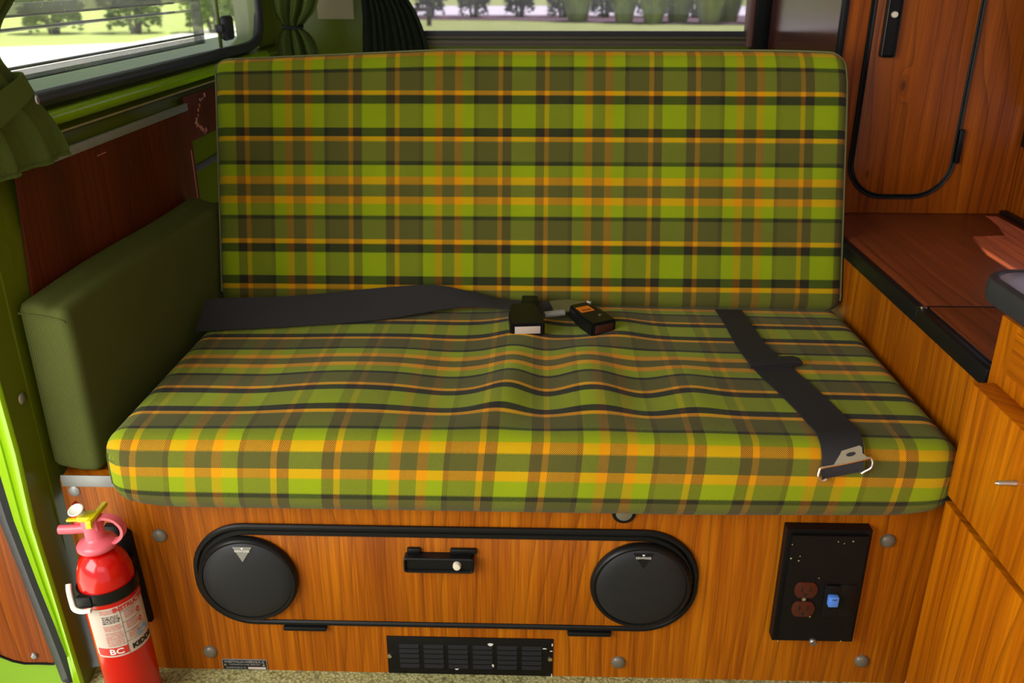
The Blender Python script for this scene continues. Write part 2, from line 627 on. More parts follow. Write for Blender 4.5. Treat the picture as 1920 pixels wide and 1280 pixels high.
def catmull(pts, n=6):
    pts = [Vector(p) for p in pts]
    P = [pts[0] * 2 - pts[1]] + pts + [pts[-1] * 2 - pts[-2]]
    out = []
    for i in range(1, len(P) - 2):
        for k in range(n):
            t = k / n
            out.append(0.5 * ((2 * P[i]) + (-P[i - 1] + P[i + 1]) * t + (2 * P[i - 1] - 5 * P[i] + 4 * P[i + 1] - P[i + 2]) * t * t
                              + (-P[i - 1] + 3 * P[i] - 3 * P[i + 1] + P[i + 2]) * t ** 3))
    out.append(pts[-1])
    return out


def ribbon(bm, left, right, th=0.0016, n=6):
    a, b = catmull(left, n), catmull(right, n)
    rows_t, rows_b = [], []
    L = len(a)
    for i in range(L):
        d = (a[min(i + 1, L - 1)] - a[max(i - 1, 0)])
        s = b[i] - a[i]
        nn = d.cross(s)
        nn = nn.normalized() if nn.length > 1e-9 else Vector((0, 0, 1))
        rows_t.append([a[i] + s * k / 4 + nn * th / 2 for k in range(5)])
        rows_b.append([a[i] + s * k / 4 - nn * th / 2 for k in range(5)])
    grid(bm, [t + u[::-1] for t, u in zip(rows_t, rows_b)], closed=True)
    bm.faces.new([bm.verts.new(p) for p in rows_t[0] + rows_b[0][::-1]])
    bm.faces.new([bm.verts.new(p) for p in rows_t[-1] + rows_b[-1][::-1]])


def text(name, body, size, place, mat, parent, ext=0.0003, align='CENTER', bold=0.0, sx=1.0, shear=0.0):
    """place: function from flat text coordinates (x, y, depth) to a world point"""
    cu = bpy.data.curves.new('t', 'FONT')
    cu.body = body
    cu.size = size
    cu.align_x = align
    cu.align_y = 'CENTER'
    cu.extrude = ext
    cu.offset = bold
    cu.resolution_u = 3
    cu.shear = shear
    ob = bpy.data.objects.new('t', cu)
    COL.objects.link(ob)
    bpy.context.view_layer.update()
    me = bpy.data.meshes.new_from_object(ob.evaluated_get(bpy.context.evaluated_depsgraph_get()))
    bpy.data.objects.remove(ob)
    bm = new()
    bm.from_mesh(me)
    bpy.data.meshes.remove(me)
    for v in bm.verts:
        v.co = Vector(place(v.co.x * sx, v.co.y, v.co.z))
    return obj(name, bm, mat, parent, smooth=False)


def on_front(cx, y, cz, rot=0.0):
    """writing on a face that looks towards the camera (-Y)"""
    c, s = math.cos(rot), math.sin(rot)
    return lambda a, b, d: (cx + a * c - b * s, y - d, cz + a * s + b * c)


def rounded_block(x0, x1, y0, y1, z0, z1, r, step, deform=None, uvf=None):
    """upholstered block: box with rounded edges, fine enough to carry creases"""
    bm = new()
    lo, hi = Vector((x0, y0, z0)), Vector((x1, y1, z1))

    def axis_pts(a, b):
        inner = max(1, int((b - a - 2 * r) / step))
        pts = [a + r * (1 - math.cos(PI / 2 * i / 5)) * 1.0 for i in range(5)]
        pts += [a + r + (b - a - 2 * r) * i / inner for i in range(inner + 1)]
        pts += [b - r * (1 - math.cos(PI / 2 * i / 5)) for i in range(4, -1, -1)]
        return pts
    ax = [axis_pts(x0, x1), axis_pts(y0, y1), axis_pts(z0, z1)]
    cache = {}

    def vert(i, j, k):
        key = (i, j, k)
        if key not in cache:
            p = Vector((ax[0][i], ax[1][j], ax[2][k]))
            q = Vector([min(max(p[a], lo[a] + r), hi[a] - r) for a in range(3)])
            d = p - q
            if d.length > 1e-9:
                p = q + d.normalized() * r
            cache[key] = bm.verts.new(p)
        return cache[key]
    n = [len(a) for a in ax]
    for a in range(3):
        b, c = (a + 1) % 3, (a + 2) % 3
        for side in (0, n[a] - 1):
            for i in range(n[b] - 1):
                for j in range(n[c] - 1):
                    idx = []
                    for di, dj in ((0, 0), (1, 0), (1, 1), (0, 1)):
                        key = [0, 0, 0]
                        key[a], key[b], key[c] = side, i + di, j + dj
                        idx.append(vert(*key))
                    bm.faces.new(idx)
    if uvf:
        L = bm.loops.layers.uv.active
        for f in bm.faces:
            for lp in f.loops:
                lp[L].uv = uvf(lp.vert.co)
    if deform:
        for v in bm.verts:
            v.co = Vector(deform(v.co))
    return bm


def arc_uv(a, b, a0, b1, r):
    """arc length round the corner: a grows away from the edge at a0 on top, b falls below b1 on the face"""
    da, db = a - a0, b1 - b
    if da >= r and db <= r:
        return da - r
    if db >= r and da <= r:
        return -(r * PI / 2) - (db - r)
    ang = math.atan2(r - da, r - db) if (r - da) > 0 or (r - db) > 0 else 0
    return -ang * r


# ------------------------------------------------------------------ the van shell
U0 = -0.168       # the tartan's olive middle band sits here across the bench
bm = new()
bx(bm, -0.74, 1.0, -1.3, 0.0, -0.05, 0.0)
floor = struct('floor', bm, 'carpet', smooth=False)
bm = new()
bx(bm, -0.80, 1.0, -1.7, 1.5, 1.45, 1.49)
struct('ceiling', bm, 'headliner', smooth=False)

# left wall: pressed steel, one profile drawn along the van
prof = [(-0.705, -0.05), (-0.705, 0.70), (-0.718, 0.775), (-0.722, 0.795), (-0.726, 0.806), (-0.716, 0.812), (-0.726, 0.819), (-0.722, 0.823), (-0.712, 0.829), (-0.706, 0.836),
        (-0.712, 0.843), (-0.727, 0.848), (-0.74, 0.852), (-0.78, 0.853), (-0.78, -0.05)]
bm = new()
rows = []
for y in (0.0, 0.05, 0.3, 0.66, 1.0, 1.3, 1.5):
    rows.append([(px, y, pz) for px, pz in prof])
grid(bm, rows, closed=True)
bm.faces.new([bm.verts.new(p) for p in rows[0]])
bx(bm, -0.78, -0.725, 1.30, 1.5, 0.85, 1.46)
bx(bm, -0.78, -0.725, -0.05, 1.5, 1.24, 1.46)
bx(bm, -0.78, -0.725, -1.7, -0.05, 1.38, 1.46)
wall_left = struct('wall_left', bm, 'lime_shaded', angle=30)
wall_left['label'] = 'van side wall, green body paint shaded to olive'
bm = new()
sweep(bm, [(-0.715, y, 0.8127) for y in (0.05, 0.4, 0.66, 0.70, 0.85, 1.3)], [(0, 0), (0.0028, 0), (0.0028, 0.003), (0, 0.003)], (1, 0, 0), closed=False)
obj('pinched_seam', bm, 'cream', wall_left, label='pale pinkish seam line')
bm = new()
tube(bm, [(-0.7115, y, 0.834) for y in (0.03, 0.5, 1.0, 1.3)], 0.0112, 20)
obj('lit_ledge_bead', bm, 'lime', wall_left, label='rounded ledge with its highlight put into bright lime')  # highlight along the rounded ledge, put into a brighter green
# wood veneer panels on it
bm = new()
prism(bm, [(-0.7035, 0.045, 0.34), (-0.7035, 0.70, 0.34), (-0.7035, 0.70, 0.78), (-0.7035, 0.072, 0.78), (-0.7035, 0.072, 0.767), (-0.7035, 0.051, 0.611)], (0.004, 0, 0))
panel = obj('veneer_panel', bm, 'redwood_shaded', wall_left, label='wood veneer panel, shaded to dark red-brown')
bm = new()
bx(bm, -0.705, -0.6975, 0.165, 0.697, 0.777, 0.791, 0.0015)
obj('metal_strip', bm, 'alu', wall_left, label='dull aluminium strip')
bm = new()
bx(bm, -0.7005, -0.6985, 0.685, 0.6865, 0.60, 0.70)
bx(bm, -0.7005, -0.6985, 0.3, 0.33, 0.7615, 0.7625)
obj('split', bm, 'pinkchip', panel, label='pale splintered edge')
bm = new()
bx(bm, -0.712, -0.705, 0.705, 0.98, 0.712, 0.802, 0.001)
rear_patch = obj('veneer_offcut', bm, 'redwood_shaded', wall_left, label='dark red veneer piece behind the panel')
random.seed(4)
bm = new()
arc = [(0.815, 0.792), (0.80, 0.788), (0.785, 0.785), (0.775, 0.776), (0.767, 0.768), (0.76, 0.76), (0.752, 0.752), (0.748, 0.745), (0.752, 0.739), (0.762, 0.734), (0.775, 0.729), (0.785, 0.724), (0.80, 0.722), (0.79, 0.717)]
for (y, z) in arc:
    for q in range(3):
        yy, zz = y + random.uniform(-.005, .005), z + random.uniform(-.003, .003)
        rr_ = random.uniform(0.0018, 0.0045)
        k0 = random.uniform(0, PI)
        prism(bm, [(-0.7052, yy + math.cos(k0 + a) * rr_ * random.uniform(.6, 1.4), zz + math.sin(k0 + a) * rr_ * random.uniform(.4, 1)) for a in (0, 1.2, 2.4, 3.6, 4.9)], (0.0015, 0, 0))
obj('chipped_edge', bm, 'pinkchip', rear_patch, label='curved line of pale chips')
bm = new()
bx(bm, -0.712, -0.702, 0.70, 0.90, 0.650, 0.664, 0.002)
obj('trim_strip', bm, 'smoke', wall_left, label='grey strip low behind the seat')

# rear wall and window
YR = 1.45
bm = new()
bx(bm, -0.78, -0.46, YR, YR + 0.05, 0.0, 1.46)
bx(bm, 0.60, 1.05, YR, YR + 0.05, 0.0, 1.46)
bx(bm, -0.46, 0.60, YR, YR + 0.05, 0.0, 0.870)
bx(bm, -0.46, 0.60, YR, YR + 0.05, 1.25, 1.46)
wall_rear = struct('wall_rear', bm, 'lime_shaded', smooth=False)
bm = new()
bx(bm, -0.60, -0.50, YR - 0.004, YR, 0.915, 1.1, 0.001)
obj('bare_patch', bm, 'cream', wall_rear, label='pale unpainted patch')
bm = new()
for (z0, z1, yf) in ((0.846, 0.853, -0.004), (0.853, 0.862, -0.018), (0.866, 0.872, -0.014)):
    bx(bm, -0.34, 0.563, YR + yf, YR + 0.03, z0, z1, 0.001)
ledge = struct('trim_1', bm, 'ledge', smooth=False)
ledge['label'] = 'dull beige ledge below the rear window'
bm = new()
bx(bm, 0.560, 0.576, YR - 0.03, YR + 0.02, 0.846, 1.3, 0.004)
t2 = struct('trim_2', bm, 'trimbrown')
bm = new()
bx(bm, 0.575, 0.62, YR - 0.05, YR + 0.0, 0.80, 1.36)
struct('trim_3', bm, 'black', smooth=False)
bm = new()
path = [(x, YR + 0.005, z) for x, z in rrect(-0.47, 0.64, 0.879, 1.26, 0.05, 6)]
sweep(bm, path, [(-0.006, -0.006), (0.004, -0.009), (0.008, 0.0), (0.008, 0.012), (-0.006, 0.012)], (0, -1, 0))
win2 = struct('window_2', bm, 'rubber_soft')
win2['label'] = 'wide rear hatch window in a black rubber seal'
bm = new()
prism(bm, [(x, YR + 0.012, z) for x, z in rrect(-0.465, 0.635, 0.884, 1.255, 0.045, 6)], (0, 0.004, 0))
obj('pane', bm, 'glass_r', win2, smooth=False)

# left side window
bm = new()
tube(bm, [(-0.722, y, 0.8605 + (0.0 if y < 1.2 else (y - 1.2) ** 2 * 2.0)) for y in (0.0, 0.3, 0.6, 0.9, 1.2, 1.25)] + [(-0.722, 1.285, 0.875), (-0.722, 1.305, 0.90), (-0.722, 1.312, 0.94), (-0.722, 1.312, 1.25)], 0.0125, 14)
win1 = struct('window_1', bm, 'rubber_soft')
win1['label'] = 'side window with black rubber seal and dusty glass'
bm = new()
bx(bm, -0.7395, -0.7365, -0.04, 1.045, 0.868, 1.24)
obj('pane', bm, 'glass_l', win1, smooth=False, label='dusty inner pane')
bm = new()
bx(bm, -0.7400, -0.7330, 1.043, 1.050, 0.868, 1.24, 0.002)
obj('pane_edge', bm, 'lime_shaded', win1)
bm = new()
for z0, z1 in ((0.883, 0.899), (0.9005, 0.9035), (0.952, 0.957), (0.972, 0.990)):
    bx(bm, -0.762, -0.755, -0.04, 0.99, z0, z1, 0.002)
bx(bm, -0.762, -0.755, 0.95, 1.0, 0.883, 1.24, 0.002)
obj('slide_frame', bm, 'glass_smoke', win1, label='grey smoked slider frame behind the glass')
bm = new()
bx(bm, -0.764, -0.756, -0.04, 1.0, 0.9005, 0.9045, 0.001)
bx(bm, -0.764, -0.756, -0.04, 0.85, 0.954, 0.957, 0.001)
bx(bm, -0.764, -0.756, -0.04, 0.85, 0.971, 0.9745, 0.001)
bx(bm, -0.764, -0.756, -0.04, 1.0, 0.883, 0.8855, 0.001)
obj('slide_rail', bm, 'smoke', win1, label='dark grey rails')
bm = new()
prism(bm, [(-0.752, -0.05, 0.863), (-0.800, -0.05, 0.8835), (-0.800, -0.05, 0.84), (-0.752, -0.05, 0.84)], (0, 1.37, 0))
obj('outer_sill', bm, 'lime', win1, label='olive outer sill seen through the glass')
bm = new()
bx(bm, -0.7335, -0.715, 1.04, 1.095, 0.885, 0.94, 0.009, 3)
bx(bm, -0.736, -0.72, 1.02, 1.05, 0.903, 0.922, 0.003)
obj('latch', bm, 'rubber_soft', win1, label='black window catch')
bm = new()
bx(bm, -0.7445, -0.7415, 1.05, 1.31, 0.868, 1.24)
obj('fixed_pane', bm, 'glass_l', win1, smooth=False)

# door jamb and the slid-back door at the left edge of the opening
ZS = [1.20, 1.0, 0.85, 0.70, 0.58, 0.51, 0.42, 0.35, 0.30, 0.19, 0.12, 0.064, 0.03, -0.01]


def lerp(tab, z):
    tab = sorted(tab)
    if z <= tab[0][0]:
        return tab[0][1]
    for (a, va), (b, vb) in zip(tab, tab[1:]):
        if z <= b:
            return va + (vb - va) * (z - a) / (b - a)
    return tab[-1][1]


XIN = [(1.2, -0.705), (0.58, -0.713), (0.42, -0.7085), (0.30, -0.711), (0.19, -0.7050), (0.064, -0.699), (-0.01, -0.695)]
XLR = [(1.2, -0.765), (0.50, -0.757), (0.358, -0.752), (0.258, -0.748), (0.152, -0.733), (0.042, -0.721), (-0.01, -0.716)]
XWR = [(1.2, -0.80), (0.45, -0.789), (0.282, -0.777), (0.212, -0.768), (0.097, -0.757), (0.042, -0.750), (-0.01, -0.745)]
bm = new()
rows = []
for z in ZS:
    a, b = lerp(XIN, z), lerp(XLR, z)
    g = a + (b - a) * 0.55
    rows.append([(a, -0.02, z), (a, -0.047, z), (a - 0.003, -0.051, z), (a - 0.008, -0.050, z), (g + 0.002, -0.043, z), (g, -0.038, z), (g - 0.002, -0.042, z), (b, -0.034, z), (b, -0.01, z)])
grid(bm, rows, closed=True)
bx(bm, -0.712, -0.70, -0.05, -0.035, -0.05, 0.064, 0.002)
jamb = struct('trim_4', bm, 'lime', angle=50)
bm = new()
grid(bm, [[(lerp(XIN, z) + 0.0006, -0.0455, z), (lerp(XIN, z) + 0.0006, -0.02, z), (lerp(XIN, z) * 0.5 - 0.3525 + 0.0008, 0.0, z), (-0.7044, 0.03, z), (-0.708, 0.03, z), (lerp(XIN, z) - 0.002, -0.0455, z)] for z in ZS if z < 0.8], closed=True)
obj('inner_skin', bm, 'lime_shaded', wall_left, label='inner skin beside the bench, body paint shaded to olive')
jamb['label'] = 'lime green door jamb'
bm = new()
lathe(bm, [(0, 0.004), (0.006, 0.003), (0.009, 0.001), (0.0095, 0)], (-0.7085, -0.012, 0.487), (1, 0, 0), 16, sx=1.0, sy=1.0)
obj('striker_bolt', bm, 'steel', jamb, label='worn metal bolt')
bm = new()
grid(bm, [[(lerp(XLR, z) + 0.001, -0.030, z), (lerp(XLR, z) * .7 + lerp(XWR, z) * .3, -0.037, z), (lerp(XLR, z) * .3 + lerp(XWR, z) * .7, -0.035, z), (lerp(XWR, z), -0.026, z), (lerp(XWR, z), -0.012, z), (lerp(XLR, z), -0.012, z)] for z in ZS], closed=True)
seal = obj('door_seal', bm, 'rubber_soft', jamb, label='dark grey rubber door seal')
bm = new()
grid(bm, [[(lerp(XWR, z) + 0.02, -0.008, z), (lerp(XWR, z) - 0.03, -0.016, z), (lerp(XWR, z) - 0.09, -0.045, z), (lerp(XWR, z) - 0.16, -0.10, z), (lerp(XWR, z) - 0.16, -0.07, z), (lerp(XWR, z) - 0.03, 0.02, z), (lerp(XWR, z) + 0.02, 0.02, z)] for z in ZS + [-0.08]], closed=True)
door = struct('door_1', bm, 'lime')
door['label'] = 'open sliding door seen edge-on, lime green with a wood lining'
cur = [(0.0, 0.0), (0.012, -0.004), (0.026, -0.003), (0.042, 0.004), (0.055, 0.016), (0.066, 0.032), (0.074, 0.055), (0.08, 0.10), (0.088, 0.6)]


def door_pt(s, z, off=0.0):
    x = lerp(XWR, z) + 0.001 - s
    y = lerp([(0.0, -0.0135), (0.03, -0.0165), (0.09, -0.046), (0.16, -0.10)], s)
    return (x, y - off, z)


bm = new()
rows = []
for z in [0.02, 0.024, 0.03, 0.04, 0.055, 0.08, 0.12, 0.18, 0.25, 0.35, 0.6]:
    smax = lerp([(0.02, 0.012), (0.024, 0.034), (0.03, 0.048), (0.04, 0.060), (0.055, 0.072), (0.08, 0.082), (0.12, 0.09), (0.6, 0.10)], z)
    smin = lerp([(0.02, 0.010), (0.03, 0.001), (0.6, 0.0)], z)
    rows.append([door_pt(smin + (smax - smin) * k / 6, z, 0.003) for k in range(7)])
grid(bm, rows)
obj('door_lining', bm, 'wardrobe', door, label='wood laminate door lining')  # darker wardrobe wood puts the lining's shade into its colour
rim = [Vector(r_[0]) for r_ in rows[::-1]] + [Vector(p) for p in rows[0]] + [Vector(r_[-1]) for r_ in rows]
bm = new()
tube(bm, rim, 0.0022, 6)
obj('lining_edge', bm, 'rubber', door, label='thin black edging')
bm = new()
lathe(bm, [(0, 0.005), (0.004, 0.004), (0.006, 0.001), (0.006, 0)], door_pt(0.033, 0.040, 0.003), (0.2, -1, 0), 14)
obj('lining_button', bm, 'steel', door)

# right wall with its window
bm = new()
bx(bm, 1.0, 1.03, -1.7, 1.5, -0.05, 0.70)
bx(bm, 1.0, 1.03, 0.76, 1.5, 0.70, 1.45)
bx(bm, 1.0, 1.03, -1.7, 0.10, 0.70, 1.45)
wall_right = struct('wall_right', bm, 'wardrobe', smooth=False)
wall_right['label'] = 'wood-lined side wall behind the kitchen worktop'
bm = new()
bx(bm, 0.984, 1.0, 0.075, 0.775, 0.5575, 0.566, 0.002)
obj('counter_seal', bm, 'rubber', wall_right, label='black sealing strip')
bm = new()
bx(bm, 0.997, 1.0, 0.755, 0.772, 0.70, 1.0, 0.001)
obj('window_edging', bm, 'rubber', wall_right)
bm = new()
bx(bm, 1.012, 1.016, 0.10, 0.76, 0.70, 1.45)
win3 = struct('window_3', bm, 'glass_r', smooth=False)
win3['label'] = 'side window above the low cabinet'
cur_r = thing('curtain', (0.992, 0.7, 0.72), 'green curtain shaped for the sun patch at the side window by the wardrobe', 'curtain')
bm = new()
prism(bm, [(0.992, y, z) for y, z in [(0.735, 0.78), (0.765, 0.78), (0.765, 1.44), (0.47, 1.44), (0.475, 1.407), (0.597, 1.27), (0.608, 0.93), (0.68, 0.83)]], (-0.004, 0, 0))  # mostly unseen curtain, outline cut to shape the sun patch on the counter
obj('cloth', bm, 'curtain', cur_r)

# ------------------------------------------------------------------ bench box
bench = thing('bench_box', (0, 0, 0), 'wood laminate bench base with oval flap door under the tartan seat', 'bench')
bm = new()
prism(bm, [(-0.690, 0, 0.0), (0.588, 0, 0.0), (0.588, 0, 0.33), (-0.6, 0, 0.33), (-0.6, 0, 0.357), (-0.684, 0, 0.357), (-0.690, 0, 0.350)], (0, 0.018, 0))
obj('front_panel', bm, 'teak', bench)
bm = new()
bx(bm, -0.688, -0.585, -0.0012, 0.0015, 0.338, 0.357, 0.001)
obj('worn_edge', bm, 'alu', bench, label='worn silvery top corner')
bm = new()
bx(bm, -0.69, 0.588, 0.018, 0.60, 0.30, 0.325)
bx(bm, -0.69, -0.61, 0.018, 0.66, 0.325, 0.353)
obj('deck', bm, 'teak_y', bench)
# flap door
bm = new()
out = rrect(-0.497, 0.232, 0.106, 0.266, 0.072, 10)
prism(bm, [(x, -0.001, z) for x, z in out], (0, -0.004, 0), 0.0008)
flap = obj('flap_door', bm, 'teak_b', bench)
bm = new()
pth = [(x, -0.001, z) for x, z in rrect(-0.508, 0.244, 0.1005, 0.2755, 0.080, 12)]
sweep(bm, pth, [(-0.0045, 0), (-0.0045, 0.004), (-0.002, 0.0065), (0.002, 0.0065), (0.0045, 0.004), (0.0045, 0)], (0, -1, 0))
obj('gasket', bm, 'rubber', flap, label='black rubber gasket')
bm = new()
top = [p for p in rrect(-0.500, 0.236, 0.10, 0.268, 0.078, 12) if p[1] > 0.185]
sweep(bm, [(x, -0.001, z) for x, z in top], [(-0.0055, 0), (-0.0055, 0.005), (-0.003, 0.0075), (0.003, 0.0075), (0.0045, 0.005), (0.0045, 0)], (0, -1, 0), closed=False)
obj('gasket_lip', bm, 'rubber', flap, label='second black bead along the top')


def pull_handle(parent, cx, cz, y, lx, lz, vert=False, knob=0.0):
    bm = new()
    a, b = (lz, lx) if vert else (lx, lz)
    outer = rrect(cx - a / 2, cx + a / 2, cz - b / 2, cz + b / 2, 0.005, 4)
    prism(bm, [(x, y - 0.0125, z) for x, z in rrect(cx - a / 2 + .003, cx + a / 2 - .003, cz - b / 2 + .003, cz + b / 2 - .003, 0.003, 3)], (0, 0.011, 0))
    sweep(bm, [(x, y, z) for x, z in outer], [(-0.0045, 0), (-0.0045, 0.014), (-0.002, 0.017), (0.0, 0.016), (0.0, 0)], (0, -1, 0))
    h = obj('handle', bm, 'black', parent, label='black recessed pull handle')
    bm = new()
    if vert:
        o = (cx + 0.001, y - 0.012, cz + knob)
    else:
        o = (cx + knob, y - 0.012, cz)
    lathe(bm, [(0.0062, 0), (0.0062, 0.005), (0.005, 0.0075), (0, 0.0085)], o, (0, -1, 0), 18)
    obj('push_button', bm, 'ivory', h, label='ivory push button')
    return h


pull_handle(flap, -0.138, 0.224, -0.005, 0.104, 0.026, knob=0.027)
for a_, b_ in ((-0.186, -0.165), (-0.122, -0.082)):
    bm = new()
    bx(bm, a_, b_, -0.011, -0.004, 0.236, 0.2465, 0.003)
    obj('handle_mount', bm, 'black', flap, label='black back plate of the handle')
for hx in (-0.352, 0.089):
    bm = new()
    bx(bm, hx - 0.034, hx + 0.034, -0.010, 0.001, 0.087, 0.0955, 0.003)
    obj('hinge', bm, 'black', flap, label='black hinge barrel')
for (x, z) in [(-0.557, 0.255), (-0.510, 0.036), (0.137, 0.031), (0.518, 0.267), (0.514, 0.043)]:
    bm = new()
    lathe(bm, [(0.0115, 0), (0.0112, 0.002), (0.009, 0.0048), (0.005, 0.0065), (0, 0.007)], (x, 0, z), (0, -1, 0), 20)
    obj('screw_cap', bm, 'cap', bench, label='grey domed screw cap')
bm = new()
lathe(bm, [(0.0085, 0), (0.0085, 0.001), (0.006, 0.003), (0, 0.0035)], (-0.672, 0, 0.33), (0, -1, 0), 18)
obj('rivet', bm, 'alu', bench, label='small metal rivet')
bm = new()
lathe(bm, [(0.0175, 0), (0.0175, 0.003), (0.013, 0.004), (0.012, 0.001), (0, 0.001)], (0.132, 0, 0.309), (0, -1, 0), 24)
lk = obj('lock', bm, 'black', bench, label='round lock peeping out below the seat')
bm = new()
lathe(bm, [(0.012, 0.001), (0.012, 0.005), (0, 0.006)], (0.132, 0, 0.309), (0, -1, 0), 20)
obj('lock_barrel', bm, 'steel', lk)
# name plate
bm = new()
prism(bm, [(x, -0.0002, z) for x, z in rrect(-0.4935, -0.4215, 0.001, 0.0215, 0.002, 3)], (0, -0.001, 0))
plate = obj('name_plate', bm, 'alu', bench, label='small black and silver maker plate')
bm = new()
prism(bm, [(x, -0.0012, z) for x, z in rrect(-0.4925, -0.4225, 0.002, 0.0205, 0.0015, 3)], (0, -0.0004, 0))
obj('plate_face', bm, 'ink_black', plate)
bm = new()
bx(bm, -0.4525, -0.4240, -0.0020, -0.0015, 0.0030, 0.0070)
obj('number_field', bm, 'label', plate)
text('plate_writing', 'WESTFALIA-WERKE.K.G', 0.0062, on_front(-0.4575, -0.0018, 0.0172), 'alu', plate, bold=0.00010, sx=0.98)
text('plate_writing', 'WIEDENBRUCK-WEST GERMANY', 0.0034, on_front(-0.4575, -0.0018, 0.0118), 'alu', plate, sx=1.0)
text('plate_writing', 'CAMPMOBILE 70', 0.0046, on_front(-0.4720, -0.0018, 0.0053), 'alu', plate, sx=0.95)
for sx_ in (-0.4885, -0.4265):
    bm = new()
    lathe(bm, [(0.0022, 0), (0.002, 0.001), (0, 0.0013)], (sx_, -0.0016, 0.0115), (0, -1, 0), 12)
    obj('plate_screw', bm, 'chrome', plate)

# ------------------------------------------------------------------ loudspeakers
def speaker(cx, cz, label, badge):
    o = thing('loudspeaker', (cx, -0.005, cz), label, 'loudspeaker', 'loudspeakers in the flap door')
    bm = new()
    lathe(bm, [(0.074, 0.0), (0.0755, 0.004), (0.0745, 0.010), (0.071, 0.013), (0.068, 0.0125), (0.067, 0.010), (0.067, 0)], (cx, -0.005, cz), (0, -1, 0), 72)
    obj('rim', bm, 'black', o)
    bm = new()
    lathe(bm, [(0.068, 0.0105), (0.064, 0.0135), (0.052, 0.0165), (0.036, 0.0187), (0.02, 0.0198), (0, 0.0202)], (cx, -0.005, cz), (0, -1, 0), 72)
    obj('grille', bm, 'grille', o)
    bz = cz + 0.061
    bm = new()
    yb = lambda z: -0.0188 - 0.0048 * ((bz + 0.003 - z) / 0.023)
    bz = cz + 0.0605
    bxx = cx + badge[0]
    prism(bm, [(bxx - 0.0145, yb(bz + 0.003), bz + 0.003), (bxx + 0.0145, yb(bz + 0.003), bz + 0.003), (bxx, yb(bz - 0.020), bz - 0.020)], (0, -0.0012, 0))
    b = obj('badge', bm, badge[1], o, label='triangular maker badge')
    text('badge_writing', 'KENWOOD', 0.0044, lambda a, q, d: (bxx + a, yb(bz - 0.0032 + q) - 0.0015 - d, bz - 0.0032 + q), 'ink_white', b, sx=0.95)
    bm = new()
    prism(bm, [(bxx - 0.0022, yb(bz + 0.002) - 0.0012, bz + 0.002), (bxx + 0.0022, yb(bz + 0.002) - 0.0012, bz + 0.002), (bxx, yb(bz - 0.0008) - 0.0012, bz - 0.0008)], (0, -0.0006, 0))
    obj('badge_arrow', bm, 'ink_white', b)
    return o


speaker(-0.428, 0.187, 'round black loudspeaker beside the fire extinguisher, grey triangle badge', (0.0, 'badge'))
speaker(0.162, 0.187, 'round black loudspeaker nearer the electric outlet box, black badge', (0.0, 'black_metal'))

# ------------------------------------------------------------------ vent grille
vent = thing('vent_grille', (-0.097, 0, 0.0), 'black metal louvred vent plate with chipped paint above the carpet', 'vent')
bm = new()
bx(bm, -0.227, 0.034, -0.0022, 0.0, 0.001, 0.0745, 0.0006)
vp = obj('plate', bm, 'black_metal', vent)
bm = new()
for c in range(6):
    for r_ in range(5):
        x0 = -0.208 + c * 0.0385
        z0 = 0.0155 + r_ * 0.0098
        t = new()
        vs = [(x0, -0.0022, z0), (x0 + 0.032, -0.0022, z0), (x0 + 0.031, -0.0050, z0), (x0 + 0.001, -0.0050, z0),
              (x0, -0.0022, z0 + 0.0052), (x0 + 0.032, -0.0022, z0 + 0.0052)]
        V = [t.verts.new(p) for p in vs]
        for f in ((0, 1, 2, 3), (3, 2, 5, 4), (0, 3, 4), (1, 5, 2)):
            t.faces.new([V[i] for i in f])
        merge(bm, t)
obj('louvres', bm, 'black_metal', vent, label='rows of raised louvres')
for x in (-0.2235, 0.0295):
    bm = new()
    lathe(bm, [(0.0038, 0), (0.0034, 0.0018), (0, 0.0024)], (x, -0.0022, 0.036), (0, -1, 0), 14)
    obj('screw', bm, 'chrome', vent)
for (x, z, rx, rz) in [(-0.064, 0.0625, 0.0042, 0.0028), (-0.0605, 0.020, 0.0016, 0.0035), (-0.118, 0.0125, 0.003, 0.0018), (-0.155, 0.0465, 0.0014, 0.0012), (0.0325, 0.0645, 0.001, 0.003),
                       (0.031, 0.052, 0.0022, 0.0008), (0.0205, 0.0565, 0.0032, 0.001), (0.0325, 0.003, 0.0008, 0.004)]:
    bm = new()
    prism(bm, [(x + math.cos(a) * rx * (1 + 0.25 * math.sin(3 * a + x * 99)), -0.0023, z + math.sin(a) * rz) for a in [i * PI / 5 for i in range(10)]], (0, -0.0005, 0))
    obj('paint_chip', bm, 'white', vent, label='white chip in the black paint')

